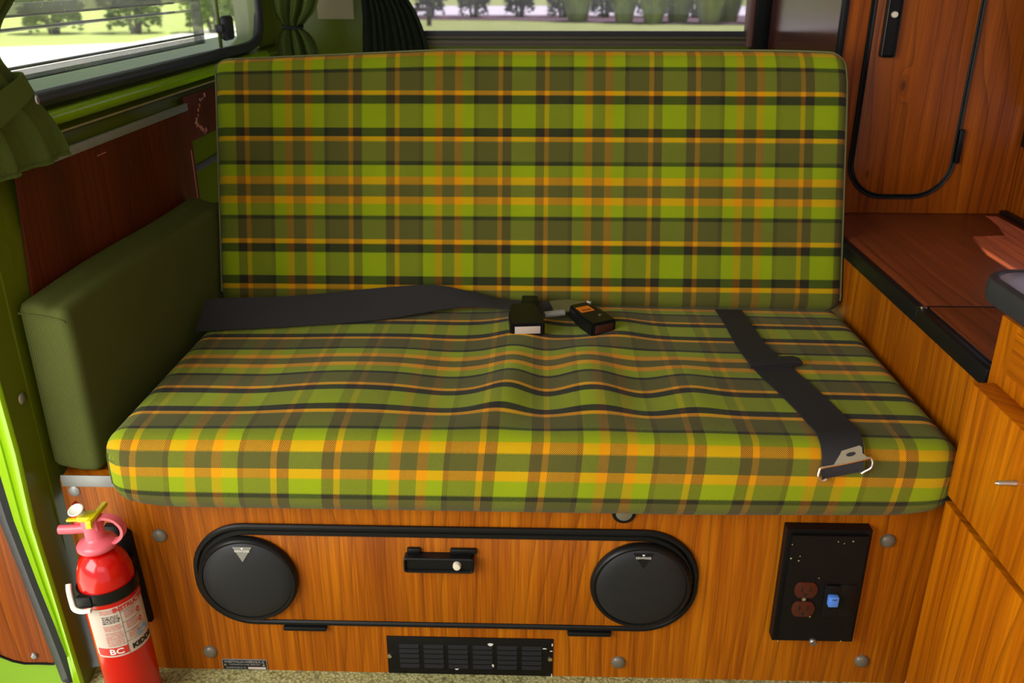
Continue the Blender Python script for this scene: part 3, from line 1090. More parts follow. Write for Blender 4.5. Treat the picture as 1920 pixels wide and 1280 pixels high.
# ------------------------------------------------------------------ electric outlet box
ob = thing('outlet_box', (0.42, 0, 0.10), 'black metal electric box with brown sockets and a blue switch', 'electric outlet')
bm = new()
t = new()
bk = [(0.366, 0.0, 0.108), (0.482, 0.0, 0.108), (0.482, 0.0, 0.303), (0.366, 0.0, 0.303)]
bx(t, 0.359, 0.480, -0.040, -0.016, 0.107, 0.3075)
es = [e for e in t.edges if all(v.co.y < -0.03 for v in e.verts)]
bmesh.ops.bevel(t, geom=es, offset=0.0065, segments=2, affect='EDGES')
merge(bm, t)
box = obj('housing', bm, 'black_metal', ob)
for cz in (0.2075, 0.1730):
    cx = 0.3955
    bm = new()
    outl = []
    for i in range(40):
        a = 2 * PI * i / 40
        outl.append((cx + math.cos(a) * 0.0170, -0.0395, cz + max(-0.0135, min(0.0135, math.sin(a) * 0.0170))))
    prism(bm, outl, (0, -0.0035, 0), 0.0008)
    so = obj('socket', bm, 'brown', ob, label='brown socket face')
    bm = new()
    for dx in (-0.0062, 0.0062):
        bx(bm, cx + dx - 0.0011, cx + dx + 0.0011, -0.0434, -0.0428, cz - 0.0025, cz + 0.0065)
    lathe(bm, [(0, 0.0004), (0.0026, 0.0004), (0.0026, 0)], (cx, -0.0430, cz - 0.0078), (0, -1, 0), 12)
    obj('slots', bm, 'ink_black', so)
bm = new()
lathe(bm, [(0.0032, 0), (0.0032, 0.0018), (0.0012, 0.0018), (0.001, 0.001), (0, 0.001)], (0.3945, -0.040, 0.1905), (0, -1, 0), 14)
obj('screw', bm, 'chrome', ob)
bm = new()
lathe(bm, [(0.0062, 0), (0.0060, 0.003), (0.0045, 0.0048), (0, 0.0052)], (0.4185, -0.040, 0.1115), (0, -1, 0), 18)
bx(bm, 0.4140, 0.4230, -0.0456, -0.0450, 0.1108, 0.1122)
obj('screw', bm, 'steel', ob)
bm = new()
bx(bm, 0.4230, 0.4460, -0.0425, -0.0395, 0.1600, 0.2170, 0.001)
bx(bm, 0.4245, 0.4445, -0.0445, -0.0395, 0.2105, 0.2170, 0.001)
bx(bm, 0.4460, 0.4700, -0.0412, -0.0395, 0.1600, 0.2170, 0.001)
sw = obj('switch_plate', bm, 'black', ob)
bm = new()
bx(bm, 0.4275, 0.4425, -0.052, -0.0425, 0.1845, 0.2025, 0.0022)
bl = obj('switch_toggle', bm, 'blue', ob, label='pale blue switch toggle')
text('toggle_writing', '15A', 0.0045, on_front(0.435, -0.0522, 0.1985), 'ink_black', bl)
bm = new()
random.seed(8)
for (x, z) in [(0.3665, 0.286), (0.3675, 0.262), (0.412, 0.228), (0.452, 0.293), (0.44, 0.289), (0.431, 0.292), (0.408, 0.158), (0.38, 0.266), (0.379, 0.258), (0.46, 0.113), (0.366, 0.111)]:
    rr_ = random.uniform(0.0006, 0.0012)
    bm = new()
    bx(bm, x - rr_, x + rr_, -0.0404, -0.0398, z - rr_, z + rr_)
    obj('paint_speck', bm, 'cream', ob, label='tiny bare speck in the paint')
ob.location = (0.426, 0.016, 0.0885)


# ------------------------------------------------------------------ seat and backrest
def gauss(d, s):
    return math.exp(-(d * d) / (2 * s * s))


def seat_h(x, y):
    h = 0.0
    # cushion crown
    h += 0.006 * math.cos(min(1, abs(x) / 0.62) * PI / 2)
    f = max(0.0, min(1.0, (y + 0.03) / 0.10)) * max(0.0, min(1.0, (0.52 - y) / 0.06))
    e = max(0.0, min(1.0, (0.60 - abs(x)) / 0.06))
    # creases running from front to back
    r = 0
    r += 0.0105 * gauss(x - (-0.060 + 0.03 * math.sin(y * 7)), 0.028) * gauss(y - 0.13, 0.13)
    r -= 0.0055 * gauss(x - 0.012, 0.03) * gauss(y - 0.15, 0.13)
    r += 0.0085 * gauss(x - (0.085 - 0.06 * (y - 0.2)), 0.034) * gauss(y - 0.18, 0.16)
    r -= 0.0050 * gauss(x - (-0.135), 0.04) * gauss(y - 0.18, 0.12)
    r += 0.0075 * gauss(x + 0.02, 0.030) * gauss(y - 0.37, 0.06)
    r -= 0.0060 * gauss(x - 0.075, 0.028) * gauss(y - 0.37, 0.055)
    r += 0.0075 * gauss(x - 0.15, 0.035) * gauss(y - 0.36, 0.08)
    r += 0.0055 * gauss(x - (0.235), 0.03) * gauss(y - 0.11, 0.09)
    r -= 0.0045 * gauss(x - 0.165, 0.03) * gauss(y - 0.12, 0.10)
    r += 0.0050 * gauss(x + 0.30, 0.09) * gauss(y - 0.10, 0.12)
    r -= 0.0030 * gauss(x + 0.42, 0.05) * gauss(y - 0.12, 0.1)
    h += r * 1.3 * f * e
    h -= 0.006 * gauss(y - 0.52, 0.05)
    return h


SX0, SX1, SY0, SY1, SZ0, SZ1, SR = -0.604, 0.587, -0.045, 0.545, 0.326, 0.440, 0.034


def seat_def(p):
    x, y, z = p
    k = max(0.0, (z - (SZ1 - 0.06)) / 0.06)
    z2 = z + seat_h(x, y) * min(1, k)
    # the front face bellies out a little and its lower edge lifts at the ends
    fr = max(0.0, 1 - (y - SY0) / 0.06)
    y2 = y - 0.004 * fr * math.sin(max(0, min(1, (z - SZ0) / (SZ1 - SZ0))) * PI)
    low = max(0.0, 1 - (z - SZ0) / 0.06)
    cx = abs(x - (-0.01)) / 0.6
    z2 += low * ((0.004 if y > -0.01 else -0.006) + 0.020 * max(0, (cx - 0.82) / 0.18) ** 2 + (0.010 * max(0, cx - 0.4) if x > 0 else 0))
    # corner tucks pull the plan shape in
    if fr > 0 and cx > 0.9:
        y2 += 0.012 * fr * ((cx - 0.9) / 0.1) ** 2
    return (x, y2, z2)


def seat_uv(p):
    x, y, z = p
    v = arc_uv(y, z, SY0, SZ1, SR)
    u = x - U0
    if x < SX0 + SR:
        u = (SX0 + SR - U0) + arc_uv(x, z, SX0, SZ1, SR) * (1.0 if z > SZ1 - SR or y > SY0 + SR else 0.5)
    elif x > SX1 - SR:
        u = (SX1 - SR - U0) - arc_uv(-x, z, -SX1, SZ1, SR) * (1.0 if z > SZ1 - SR or y > SY0 + SR else 0.5)
    # middle of the orange pair lies at the middle of the front face
    if v < -0.02:
        u += 0.10 * (-v - 0.02)
    return (u, v + 0.0475)


seat = tag(obj('seat_cushion', rounded_block(SX0, SX1, SY0, SY1, SZ0, SZ1, SR, 0.0085, seat_def, seat_uv), 'tartan_seat', origin=(0, 0.2, 0.33)),
           'green and orange tartan seat cushion, creased, lying flat on the bench', 'cushion')
# sewn tuck at the front corner beside the fire extinguisher
bm = new()
q45 = SR * (1 - math.sqrt(0.5)) + 0.0005
pts = [Vector(seat_def(Vector((SX0 + q45, SY0 + q45, z)))) for z in (0.412, 0.405, 0.398, 0.39, 0.38, 0.37, 0.362)]
tube(bm, pts, 0.0022, 8)
obj('corner_seam', bm, 'green_rib', seat, label='puckered corner seam')

# backrest: built upright, then leaned back about its lower front edge
BX0, BX1, BL, BT, BR_ = -0.612, 0.586, 0.492, 0.105, 0.026
LEAN = R(19)
BO = Vector((0, 0.497, 0.436))


def back_place(p):
    x, y, z = p
    # rounded upper corner is wider on the wardrobe side
    return (x, BO.y + y * math.cos(LEAN) + z * math.sin(LEAN), BO.z + z * math.cos(LEAN) - y * math.sin(LEAN))


def back_def(p):
    x, y, z = p
    fr = max(0, 1 - y / 0.05)
    y -= 0.006 * fr * math.sin(max(0, min(1, z / BL)) * PI) * math.cos(x / 0.62 * PI / 2)
    if z > BL - 0.08:
        k = (z - (BL - 0.08)) / 0.08
        if x > 0:
            x -= 0.010 * k * k * max(0, (x - 0.25) / 0.33)
        z -= 0.020 * max(0, (-x - 0.18) / 0.42) * k
        z -= 0.006 * max(0, (x - 0.40) / 0.2) ** 2 * k
    if x < -0.3:
        x -= 0.008 * z / BL * (-x - 0.3) / 0.3
    return back_place((x, y, z))


def back_uv(p):
    x, y, z = p
    v = z if y < BR_ else z
    u = x - U0
    if z > BL - BR_ and y > 0:
        v = BL - BR_ + arc_uv(y, z, 0, BL, BR_) + BR_ * PI / 2 if y > BR_ * 0.2 else z
    return (u, v - 0.222)


back = tag(obj('backrest_cushion', rounded_block(BX0, BX1, 0.0, BT, 0.0, BL, BR_, 0.012, back_def, back_uv), 'tartan', origin=(0, 0.55, 0.44)),
           'tall green and orange tartan backrest cushion leaning behind the seat', 'cushion')
bm = new()
pp, pz = [], []
for x, z in rrect(BX0 + 0.001, BX1 - 0.001, 0.0, BL - 0.001, 0.027, 6):
    if z > 0.02:
        pz.append((x, z))
for (xa, za), (xb, zb) in zip(pz, pz[1:]):
    m_ = max(1, int(math.hypot(xb - xa, zb - za) / 0.03))
    for k in range(m_):
        x, z = xa + (xb - xa) * k / m_, za + (zb - za) * k / m_
        pp.append(back_def(Vector((x, 0.014, z))))
tube(bm, pp, 0.0018, 8)
obj('piping', bm, 'piping', back, label='pale green piping')


# ------------------------------------------------------------------ green side bolster
def bol_def(p):
    x, y, z = p
    # belly on the inner face, softly curved upper edge
    f = math.sin(max(0, min(1, (z - 0.358) / 0.26)) * PI) * math.sin(max(0, min(1, (y - 0.0) / 0.6)) * PI)
    if x > -0.66:
        x += 0.006 * f
    x += 0.012 * max(0, (y - 0.35) / 0.3) * (1 if x > -0.66 else 0)
    k = max(0, (z - 0.56) / 0.06)
    if x > -0.66:
        z -= 0.008 * k
        x -= 0.004 * k
    low = max(0, 1 - (z - 0.358) / 0.05)
    z += 0.010 * low * max(0, (-x - 0.66) / 0.04)
    z += 0.004 * math.sin(y * 9) * k
    return (x, y, z)


bol = tag(obj('side_bolster', rounded_block(-0.7, -0.628, 0.004, 0.630, 0.358, 0.620, 0.014, 0.012, bol_def), 'green_rib', origin=(-0.66, 0.3, 0.36)),
          'plain dark green bolster cushion standing along the side wall', 'cushion')
bm = new()
pts = [(-0.698, 0.006, 0.606), (-0.68, 0.003, 0.605), (-0.66, 0.003, 0.602), (-0.643, 0.004, 0.598), (-0.637, 0.006, 0.594)]
tube(bm, catmull(pts, 3), 0.0016, 6)
tube(bm, catmull([bol_def(Vector((-0.699, y, 0.612))) for y in (0.02, 0.15, 0.3, 0.45, 0.60, 0.625)], 3), 0.0018, 6)
obj('seam', bm, 'green_rib', bol)

# ------------------------------------------------------------------ seat belts
def sz(x, y):
    return SZ1 + seat_h(x, y)


strap = thing('lap_belt', (0.4, 0.2, 0.44), 'black lap belt with a chrome hook end lying across the seat towards the outlet box', 'seat belt')
L_ = [(0.341, 0.485), (0.342, 0.40), (0.343, 0.286), (0.353, 0.19), (0.364, 0.140), (0.377, 0.075), (0.386, 0.015)]
R_ = [(0.391, 0.485), (0.391, 0.40), (0.395, 0.299), (0.412, 0.220), (0.423, 0.165), (0.438, 0.090), (0.447, 0.030)]
la = [(x, y, sz(x, y) + 0.0030) for x, y in L_]
lb = [(x, y, sz(x, y) + 0.0030) for x, y in R_]
la += [(0.3865, -0.012, 0.4500), (0.387, -0.034, 0.4435), (0.387, -0.0475, 0.430), (0.387, -0.0530, 0.414), (0.389, -0.0535, 0.402)]
lb += [(0.446, -0.004, 0.4500), (0.445, -0.026, 0.4465), (0.443, -0.0440, 0.436), (0.441, -0.0525, 0.424), (0.441, -0.0545, 0.4155)]
bm = new()
ribbon(bm, la, lb, 0.0018)
obj('webbing', bm, 'belt_r', strap)
bm = new()
a0, b0 = Vector((0.347, 0.215, sz(0.35, 0.2))), Vector((0.430, 0.232, sz(0.42, 0.22)))
ribbon(bm, [a0 + Vector((0, 0.020, 0.006)), a0 + Vector((0, 0.005, 0.008)), a0 + Vector((0.001, -0.011, 0.006))], [b0 + Vector((-0.006, 0.018, 0.006)), b0 + Vector((0.0, 0.005, 0.008)), b0 + Vector((0.003, -0.010, 0.006))], 0.003)
ribbon(bm, [a0 + Vector((0.003, 0.024, 0.004)), a0 + Vector((-0.002, -0.014, 0.005))], [b0 + Vector((-0.012, 0.024, 0.004)), b0 + Vector((0.0, -0.013, 0.005))], 0.002)
obj('keeper', bm, 'belt_r', strap, label='black webbing keeper loop')
# chrome hook
bm = new()
P0, P1 = Vector((0.383, -0.0545, 0.4175)), Vector((0.446, -0.0515, 0.4335))
ax = (P1 - P0).normalized()
dn = Vector((0.03, -0.25, -1)).normalized()
bar = [P0 + dn * 0.016 + ax * 0.010, P0 + dn * 0.017 + ax * 0.004, P0 + dn * 0.010 - ax * 0.001, P0 + dn * 0.003, P0 + ax * 0.004 - dn * 0.001,
       P0 + ax * 0.03, P1 - ax * 0.004, P1 - dn * 0.000 + ax * 0.003, P1 + dn * 0.007 + ax * 0.006, P1 + dn * 0.014 + ax * 0.004, P1 + dn * 0.017 - ax * 0.004, P1 + dn * 0.019 - ax * 0.009]
tube(bm, catmull(bar, 4), 0.0019, 8)
upv = Vector((-0.08, 0.55, 0.62)).normalized()
q = [P0 + ax * 0.006, P0 + ax * 0.020 + upv * 0.002, P0 + ax * 0.030 + upv * 0.013, P0 + ax * 0.033 + upv * 0.017, P1 - ax * 0.008 + upv * 0.019, P1 - ax * 0.005 + upv * 0.016, P1 - ax * 0.006 + upv * 0.008, P1]
nrm = ax.cross(upv).normalized()
hole = [P0 + ax * 0.044 + upv * 0.010 + ax * math.cos(a) * 0.0065 + upv * math.sin(a) * 0.0028 for a in [i * PI / 6 for i in range(12)]]
t = new()
prism(t, q, nrm * 0.0016)
merge(bm, t)
hook = obj('hook', bm, 'chrome', strap, label='chrome hook end')
bm = new()
prism(bm, [h_ - nrm * 0.0006 for h_ in hole], nrm * 0.0026)
obj('hook_slot', bm, 'belt_r', hook, label='slot showing the black webbing')

belt = thing('seat_belt', (-0.2, 0.4, 0.44), 'black seat belt with steel tongue running along the foot of the backrest', 'seat belt')
bm = new()
LB = [(-0.603, 0.346, 0.442), (-0.585, 0.347, 0.4435), (-0.545, 0.350, 0.4455), (-0.476, 0.357, 0.447), (-0.380, 0.372, 0.449), (-0.291, 0.392, 0.4495), (-0.215, 0.418, 0.453), (-0.150, 0.443, 0.456), (-0.10, 0.448, 0.456), (-0.055, 0.440, 0.456), (-0.02, 0.427, 0.455), (0.03, 0.425, 0.455)]
UB = [(-0.600, 0.404, 0.481), (-0.583, 0.408, 0.482), (-0.545, 0.415, 0.482), (-0.486, 0.425, 0.480), (-0.400, 0.440, 0.482), (-0.340, 0.455, 0.484), (-0.260, 0.468, 0.488), (-0.190, 0.482, 0.487), (-0.125, 0.485, 0.474), (-0.065, 0.482, 0.461), (-0.02, 0.468, 0.462), (0.035, 0.462, 0.463)]
ribbon(bm, LB, UB, 0.0018)
obj('webbing', bm, 'belt', belt)
bm = new()
mt = Matrix.Translation((-0.010, 0.446, 0.462)) @ Matrix.Rotation(R(-4), 4, 'Z') @ Matrix.Rotation(R(10), 4, 'X')
bx(bm, -0.016, 0.014, -0.024, 0.024, -0.004, 0.008, 0.003, mtx=mt)
obj('slider', bm, 'black', belt, label='black strap adjuster')
bm = new()
mt = Matrix.Translation((0.050, 0.443, 0.461)) @ Matrix.Rotation(R(16), 4, 'Z') @ Matrix.Rotation(R(14), 4, 'X')
prism(bm, [mt @ Vector(p) for p in [(-0.020, -0.020, 0), (0.012, -0.020, 0), (0.052, -0.006, 0), (0.056, 0.0, 0), (0.050, 0.006, 0), (0.014, 0.018, 0), (-0.020, 0.018, 0)]], (0, 0, 0.0022))
tube(bm, [mt @ Vector(p) for p in [(0.010, -0.020, 0.002), (0.052, -0.006, 0.003), (0.057, 0.0, 0.003), (0.050, 0.006, 0.003)]], 0.0020, 8)
obj('tongue', bm, 'steel', belt, label='steel tongue plate')


def buckle(name, loc, rz, rx, label, kind):
    o = thing(name, loc, label, 'buckle', 'belt buckles on the seat')
    mt = Matrix.Translation(loc) @ Matrix.Rotation(rz, 4, 'Z') @ Matrix.Rotation(rx, 4, 'X')
    L, W, H = (0.086, 0.060, 0.024) if kind == 1 else (0.088, 0.050, 0.026)
    bm = new()
    # tapered housing, wide at the push-button end (local -Y)
    out = [(-W / 2, -L / 2, 0), (W / 2, -L / 2, 0), (W / 2, 0.0, 0), (W / 2 * 0.72, L / 2, 0), (-W / 2 * 0.72, L / 2, 0), (-W / 2, 0.0, 0)]
    t = new()
    prism(t, [Vector(p) for p in out], (0, 0, H))
    bmesh.ops.remove_doubles(t, verts=t.verts, dist=1e-6)
    bmesh.ops.bevel(t, geom=[e for e in t.edges if e.is_manifold and e.calc_face_angle(0) > 0.3], offset=0.0028, segments=2, affect='EDGES')
    merge(bm, t, mt)
    h = obj('housing', bm, 'black', o)
    bm = new()
    bw = W * 0.74
    # the release button fills the end face
    bx(bm, -bw / 2, bw / 2, -L / 2 - 0.0012, -L / 2 + 0.004, H * 0.22, H * 0.80, 0.0008, mtx=mt)
    obj('release_button', bm, 'label' if kind == 1 else 'gap', o, label='pale grey release button' if kind == 1 else 'dark release button')
    if kind == 2:
        bm = new()
        bx(bm, -0.016, 0.010, 0.004, 0.026, H - 0.0001, H + 0.0006, mtx=mt)
        s = obj('sticker', bm, 'orange', o, label='orange sticker')
        text('sticker_writing', 'PRESS', 0.007, lambda a, b, d: mt @ Vector((a - 0.003, b + 0.010, H + 0.0009 + d)), 'ink_black', s, ext=0.0001)
        bm = new()
        lathe(bm, [(0.003, 0), (0.003, 0.0008), (0, 0.001)], mt @ Vector((0.008, -0.016, H)), mt.to_3x3() @ Vector((0, 0, 1)), 12)
        obj('rivet', bm, 'steel', o)
    return o


buckle('buckle', (-0.017, 0.366, 0.4535), R(6), R(5), 'black belt buckle with pale grey release button beside the belt end', 1)
buckle('buckle', (0.098, 0.372, 0.4520), R(30), R(4), 'black belt buckle with an orange sticker on top', 2)
bm = new()
tube(bm, [(0.016, 0.390, 0.464), (0.052, 0.404, 0.464)], 0.0078, 14, flat=0.75)
st = tag(obj('buckle_stalk', bm, 'alu', origin=(0.04, 0.4, 0.46)), 'short pale metal stalk lying between the two buckles', 'belt part')

# ------------------------------------------------------------------ fire extinguisher
EX, EY = -0.600, -0.072
ER = 0.0380
ext = thing('fire_extinguisher', (EX, EY, 0), 'red fire extinguisher with white label strapped beside the bench', 'fire extinguisher')
TI = Matrix.Translation((EX, EY, 0)) @ Matrix.Rotation(R(-3.2), 4, 'Y') @ Matrix.Rotation(R(-1.5), 4, 'X')


def head(z):
    # the valve head sits low on the shoulder
    return z if z < 0.2615 else 0.2800 + (z - 0.2615) * 0.80


def ew(p):
    p = Vector(p)
    return TI @ Vector((p.x, p.y, head(p.z)))


bm = new()
t = new()
lathe(t, [(0, 0.002), (0.030, 0.002), (0.036, 0.006), (ER, 0.014), (ER, 0.228), (0.0374, 0.241), (0.0345, 0.255), (0.029, 0.267), (0.020, 0.276), (0.0145, 0.279), (0.014, 0.284), (0, 0.284)], (0, 0, 0), (0, 0, 1), 56)
merge(bm, t, TI)
cyl = obj('cylinder', bm, 'red', ext)
bm = new()
t = new()
lathe(t, [(0.0155, 0.262), (0.0255, 0.263), (0.0275, 0.266), (0.0275, 0.271), (0.024, 0.277), (0.016, 0.281), (0.0135, 0.286), (0.0130, 0.312), (0.0120, 0.322), (0, 0.322)], (0, 0, 0), (0, 0, 1), 32)
for v in t.verts:
    v.co = ew(v.co)
merge(bm, t)
t = new()
bx(t, -0.012, 0.012, -0.010, 0.012, 0.300, 0.324, 0.003)
for v in t.verts:
    v.co = ew(v.co)
merge(bm, t)
tube(bm, [ew(p) for p in [(-0.006, -0.002, 0.303), (-0.028, -0.004, 0.303), (-0.046, -0.004, 0.303)]], 0.0068, 16)
valve = obj('valve_head', bm, 'pink', ext, label='faded pink-red valve head with nozzle')
bm = new()
hp = catmull([(0.008, 0.0, 0.318), (0.020, 0.0, 0.323), (0.034, 0.0, 0.317), (0.042, 0.0, 0.302), (0.040, 0.0, 0.286), (0.030, 0.0, 0.275), (0.020, 0.0, 0.272)], 5)
ribbon(bm, [ew(Vector(p) + Vector((0, -0.0065, 0))) for p in hp], [ew(Vector(p) + Vector((0, 0.0065, 0))) for p in hp], 0.004, 1)
obj('carry_loop', bm, 'pink', ext, label='faded pink-red loop handle')
bm = new()
prism(bm, [ew(p) for p in [(-0.022, -0.004, 0.304), (-0.010, -0.004, 0.304), (-0.008, -0.004, 0.326), (-0.014, -0.004, 0.346), (-0.020, -0.004, 0.352), (-0.025, -0.004, 0.338), (-0.023, -0.004, 0.318)]], TI.to_3x3() @ Vector((0, 0.012, 0)), 0.001)
obj('lever', bm, 'redpl', ext, label='red squeeze lever')
bm = new()
t = new()
bx(t, -0.013, 0.008, -0.014, 0.006, 0.323, 0.333, 0.002)
bx(t, 0.005, 0.012, -0.022, 0.030, 0.324, 0.332, 0.0015)
bx(t, -0.030, -0.010, -0.010, -0.004, 0.322, 0.3265, 0.001)
bx(t, 0.002, 0.010, -0.020, -0.014, 0.314, 0.328, 0.001)
for v in t.verts:
    v.co = ew(v.co)
merge(bm, t)
obj('locking_pin', bm, 'yellow', ext, label='yellow T-shaped locking pin')
bm = new()
t = new()
lathe(t, [(0.0045, 0.0), (0.0045, 0.012), (0.010, 0.018), (0.011, 0.021), (0.0095, 0.022), (0.007, 0.0195), (0, 0.0185)], (-0.008, -0.002, 0.331), (-0.1, -0.55, 0.85), 22)
for v in t.verts:
    v.co = ew(v.co)
merge(bm, t)
g = obj('gauge', bm, 'white', ext, label='small white pressure gauge')
for sxx in (-0.024, 0.018):
    bm = new()
    lathe(bm, [(0.002, -0.004), (0.003, 0.0), (0.003, 0.004), (0, 0.005)], ew((sxx, -0.018, 0.259)), (0, -0.5, -1), 10)
    obj('bolt', bm, 'steel', ext)
# strap with clamp
bm = new()
t = new()
lathe(t, [(ER + 0.0002, -0.0085), (ER + 0.003, -0.0085), (ER + 0.003, 0.0085), (ER + 0.0002, 0.0085), (ER + 0.0002, -0.0085)], (0, 0, 0.218), (0.0, 0.0, 1), 56)
bx(t, -0.026, -0.004, -0.0430, -0.034, 0.208, 0.226, 0.002)
merge(bm, t, TI)
prism(bm, [(-0.634, -0.0005, 0.10), (-0.590, -0.0005, 0.10), (-0.598, -0.0005, 0.262), (-0.612, -0.0005, 0.276), (-0.634, -0.0005, 0.276)], (0, -0.010, 0), 0.002)
bx(bm, EX - 0.018, EX + 0.004, -0.038, -0.008, 0.205, 0.228, 0.002)
obj('strap', bm, 'black', ext, label='black bracket strap')
bm = new()
cl = catmull([(-0.042, -0.024, 0.236), (-0.040, -0.030, 0.228), (-0.037, -0.035, 0.214), (-0.031, -0.042, 0.207), (-0.018, -0.0470, 0.206), (-0.004, -0.0475, 0.208)], 4)
tube(bm, [ew(p) for p in cl], 0.0038, 8, flat=0.7)
obj('clamp_lever', bm, 'white', ext, label='white clamp lever')


# label wrapped round the cylinder
def cyl_pt(a, z, off):
    """a: angle from the direction facing the viewer, towards +x"""
    r = ER + off
    a += R(24)
    z += 0.020
    return TI @ Vector((math.sin(a) * r, -math.cos(a) * r, z))


LC = R(12)         # middle of the label


def cyl_patch(a0, a1, z0, z1, off, r=0.0):
    bm = new()
    n = 28
    rows = []
    for k in range(n + 1):
        a = a0 + (a1 - a0) * k / n
        d0 = min(k, n - k) / n * abs(a1 - a0) * ER
        cut = 0.0
        if d0 < r:
            cut = r - math.sqrt(max(0, r * r - (r - d0) ** 2))
        rows.append([cyl_pt(a, z0 + cut, off), cyl_pt(a, z1 - cut * 0.4, off)])
    grid(bm, rows)
    return bm


def on_cyl(ac, zc, off=0.0010):
    return lambda a, b, d: cyl_pt(ac + a / ER, zc + b, off + d)


A0, A1 = R(-56), R(98)
lab = obj('label', cyl_patch(A0, A1, 0.098, 0.181, 0.0006, 0.004), 'label', ext, label='white printed instruction label')
asp = R(16)        # the vertical rule between the columns
obj('red_panel', cyl_patch(A0 + R(7), asp, 0.101, 0.114, 0.0010, 0.002), 'ink_red', lab)
text('label_writing', 'BC', 0.0125, on_cyl(R(-8), 0.1072, 0.0014), 'ink_white', lab, bold=0.0002, sx=1.25)
text('label_writing', 'INSTRUCTIONS', 0.0098, on_cyl(R(52), 0.1755, 0.0012), 'ink_red', lab, bold=0.0003, sx=0.95)
text('label_writing', 'KIDDE', 0.0112, on_cyl(R(51), 0.1068, 0.0012), 'ink_black', lab, bold=0.0005, sx=1.12)
obj('rule', cyl_patch(asp - R(0.4), asp + R(0.4), 0.098, 0.181, 0.0009), 'ink_black', lab)
bm = new()
for z in (0.1695, 0.1515, 0.1345, 0.1185):
    rows = [[cyl_pt(asp + (A1 - asp) * k / 14, z, 0.0009), cyl_pt(asp + (A1 - asp) * k / 14, z + 0.0005, 0.0009)] for k in range(15)]
    grid(bm, rows)
obj('cross_rules', bm, 'ink_black', lab)
random.seed(11)


def squiggles(a0, a1, z0, z1, pitch, mat, name='small_print'):
    bm = new()
    z = z1
    while z > z0:
        a = a0 + random.uniform(0, 0.02)
        end = a1 - random.uniform(0, 0.12) * (a1 - a0)
        while a < end:
            wd = random.uniform(0.05, 0.14)
            e = min(a + wd, end)
            n = 3
            grid(bm, [[cyl_pt(a + (e - a) * k / n, z + 0.00045 * random.uniform(-1, 1), 0.0010), cyl_pt(a + (e - a) * k / n, z + 0.0010 + 0.0005 * random.uniform(0, 1), 0.0010)] for k in range(n + 1)])
            a = e + random.uniform(0.015, 0.035)
        z -= pitch
    obj(name, bm, mat, lab, smooth=False, label='lines of tiny print')


squiggles(R(-24), R(13), 0.170, 0.177, 0.0024, 'ink_pink')
squiggles(R(-22), R(14), 0.155, 0.1665, 0.0026, 'ink_black')
squiggles(R(-23), R(14), 0.142, 0.1505, 0.0024, 'ink_pink')
squiggles(R(-23), R(14), 0.117, 0.139, 0.0027, 'ink_pink')
for z0, z1 in ((0.155, 0.167), (0.138, 0.1495), (0.122, 0.1325)):
    squiggles(R(22), R(50), z0, z1, 0.0025, 'ink_pink')
bm = new()
for z in (0.1585, 0.1425):
    grid(bm, [[cyl_pt(R(56) + math.cos(t_) * 0.085 * s_, z + math.sin(t_) * 0.0045 * s_, 0.0011) for t_ in [i * PI / 8 for i in range(16)]] for s_ in (0.45, 1.0)], closed=True)
obj('round_symbol', bm, 'ink_red', lab, label='two small red round symbols')
bm = new()
q = [(-0.011, -0.008), (-0.011, 0.008), (0.004, 0.009), (0.010, 0.002), (0.010, -0.004), (0.003, -0.001), (0.001, 0.003), (-0.004, 0.002), (-0.004, -0.003), (-0.001, -0.008)]
t = new()
t.faces.new([t.verts.new((a, b, 0)) for a, b in q])
bmesh.ops.triangulate(t, faces=t.faces)
for v in t.verts:
    v.co = cyl_pt(R(58) + v.co.x / ER, 0.1235 + v.co.y * 0.75, 0.0011)
merge(bm, t)
obj('blue_emblem', bm, 'ink_blue', lab, smooth=False, label='pale blue angular emblem')

# ------------------------------------------------------------------ low side cabinet
sidec = thing('side_cabinet', (0.8, 0.4, 0), 'low wood cabinet with black-edged top between bench and wall', 'cabinet')
bm = new()
bx(bm, 0.590, 0.999, -0.029, 1.44, 0.0, 0.532)
obj('body', bm, 'teak_b', sidec, smooth=False)
bm = new()
bx(bm, 0.600, 0.984, 0.2035, 0.776, 0.532, 0.557, 0.0008)
bx(bm, 0.984, 0.999, 0.2035, 0.776, 0.532, 0.5565)
rear_lid = obj('worktop', bm, 'top', sidec)
bm = new()
bx(bm, 0.606, 0.984, -0.028, 0.1990, 0.532, 0.557, 0.0012)
obj('lift_lid', bm, 'top', sidec)
bm = new()
bx(bm, 0.587, 0.601, 0.200, 0.775, 0.529, 0.5575, 0.003)
bx(bm, 0.587, 0.601, -0.029, 0.200, 0.529, 0.5560, 0.003)
bx(bm, 0.601, 0.606, -0.028, 0.1990, 0.529, 0.5560, 0.001)
bx(bm, 0.598, 0.984, 0.1990, 0.2035, 0.532, 0.5571)
obj('edge_trim', bm, 'rubber', sidec, label='thick black edging')
bm = new()
bx(bm, 0.5905, 0.6010, 0.192, 0.199, 0.552, 0.5588, 0.0015)
obj('lid_catch', bm, 'chrome', sidec, label='tiny chrome catch')

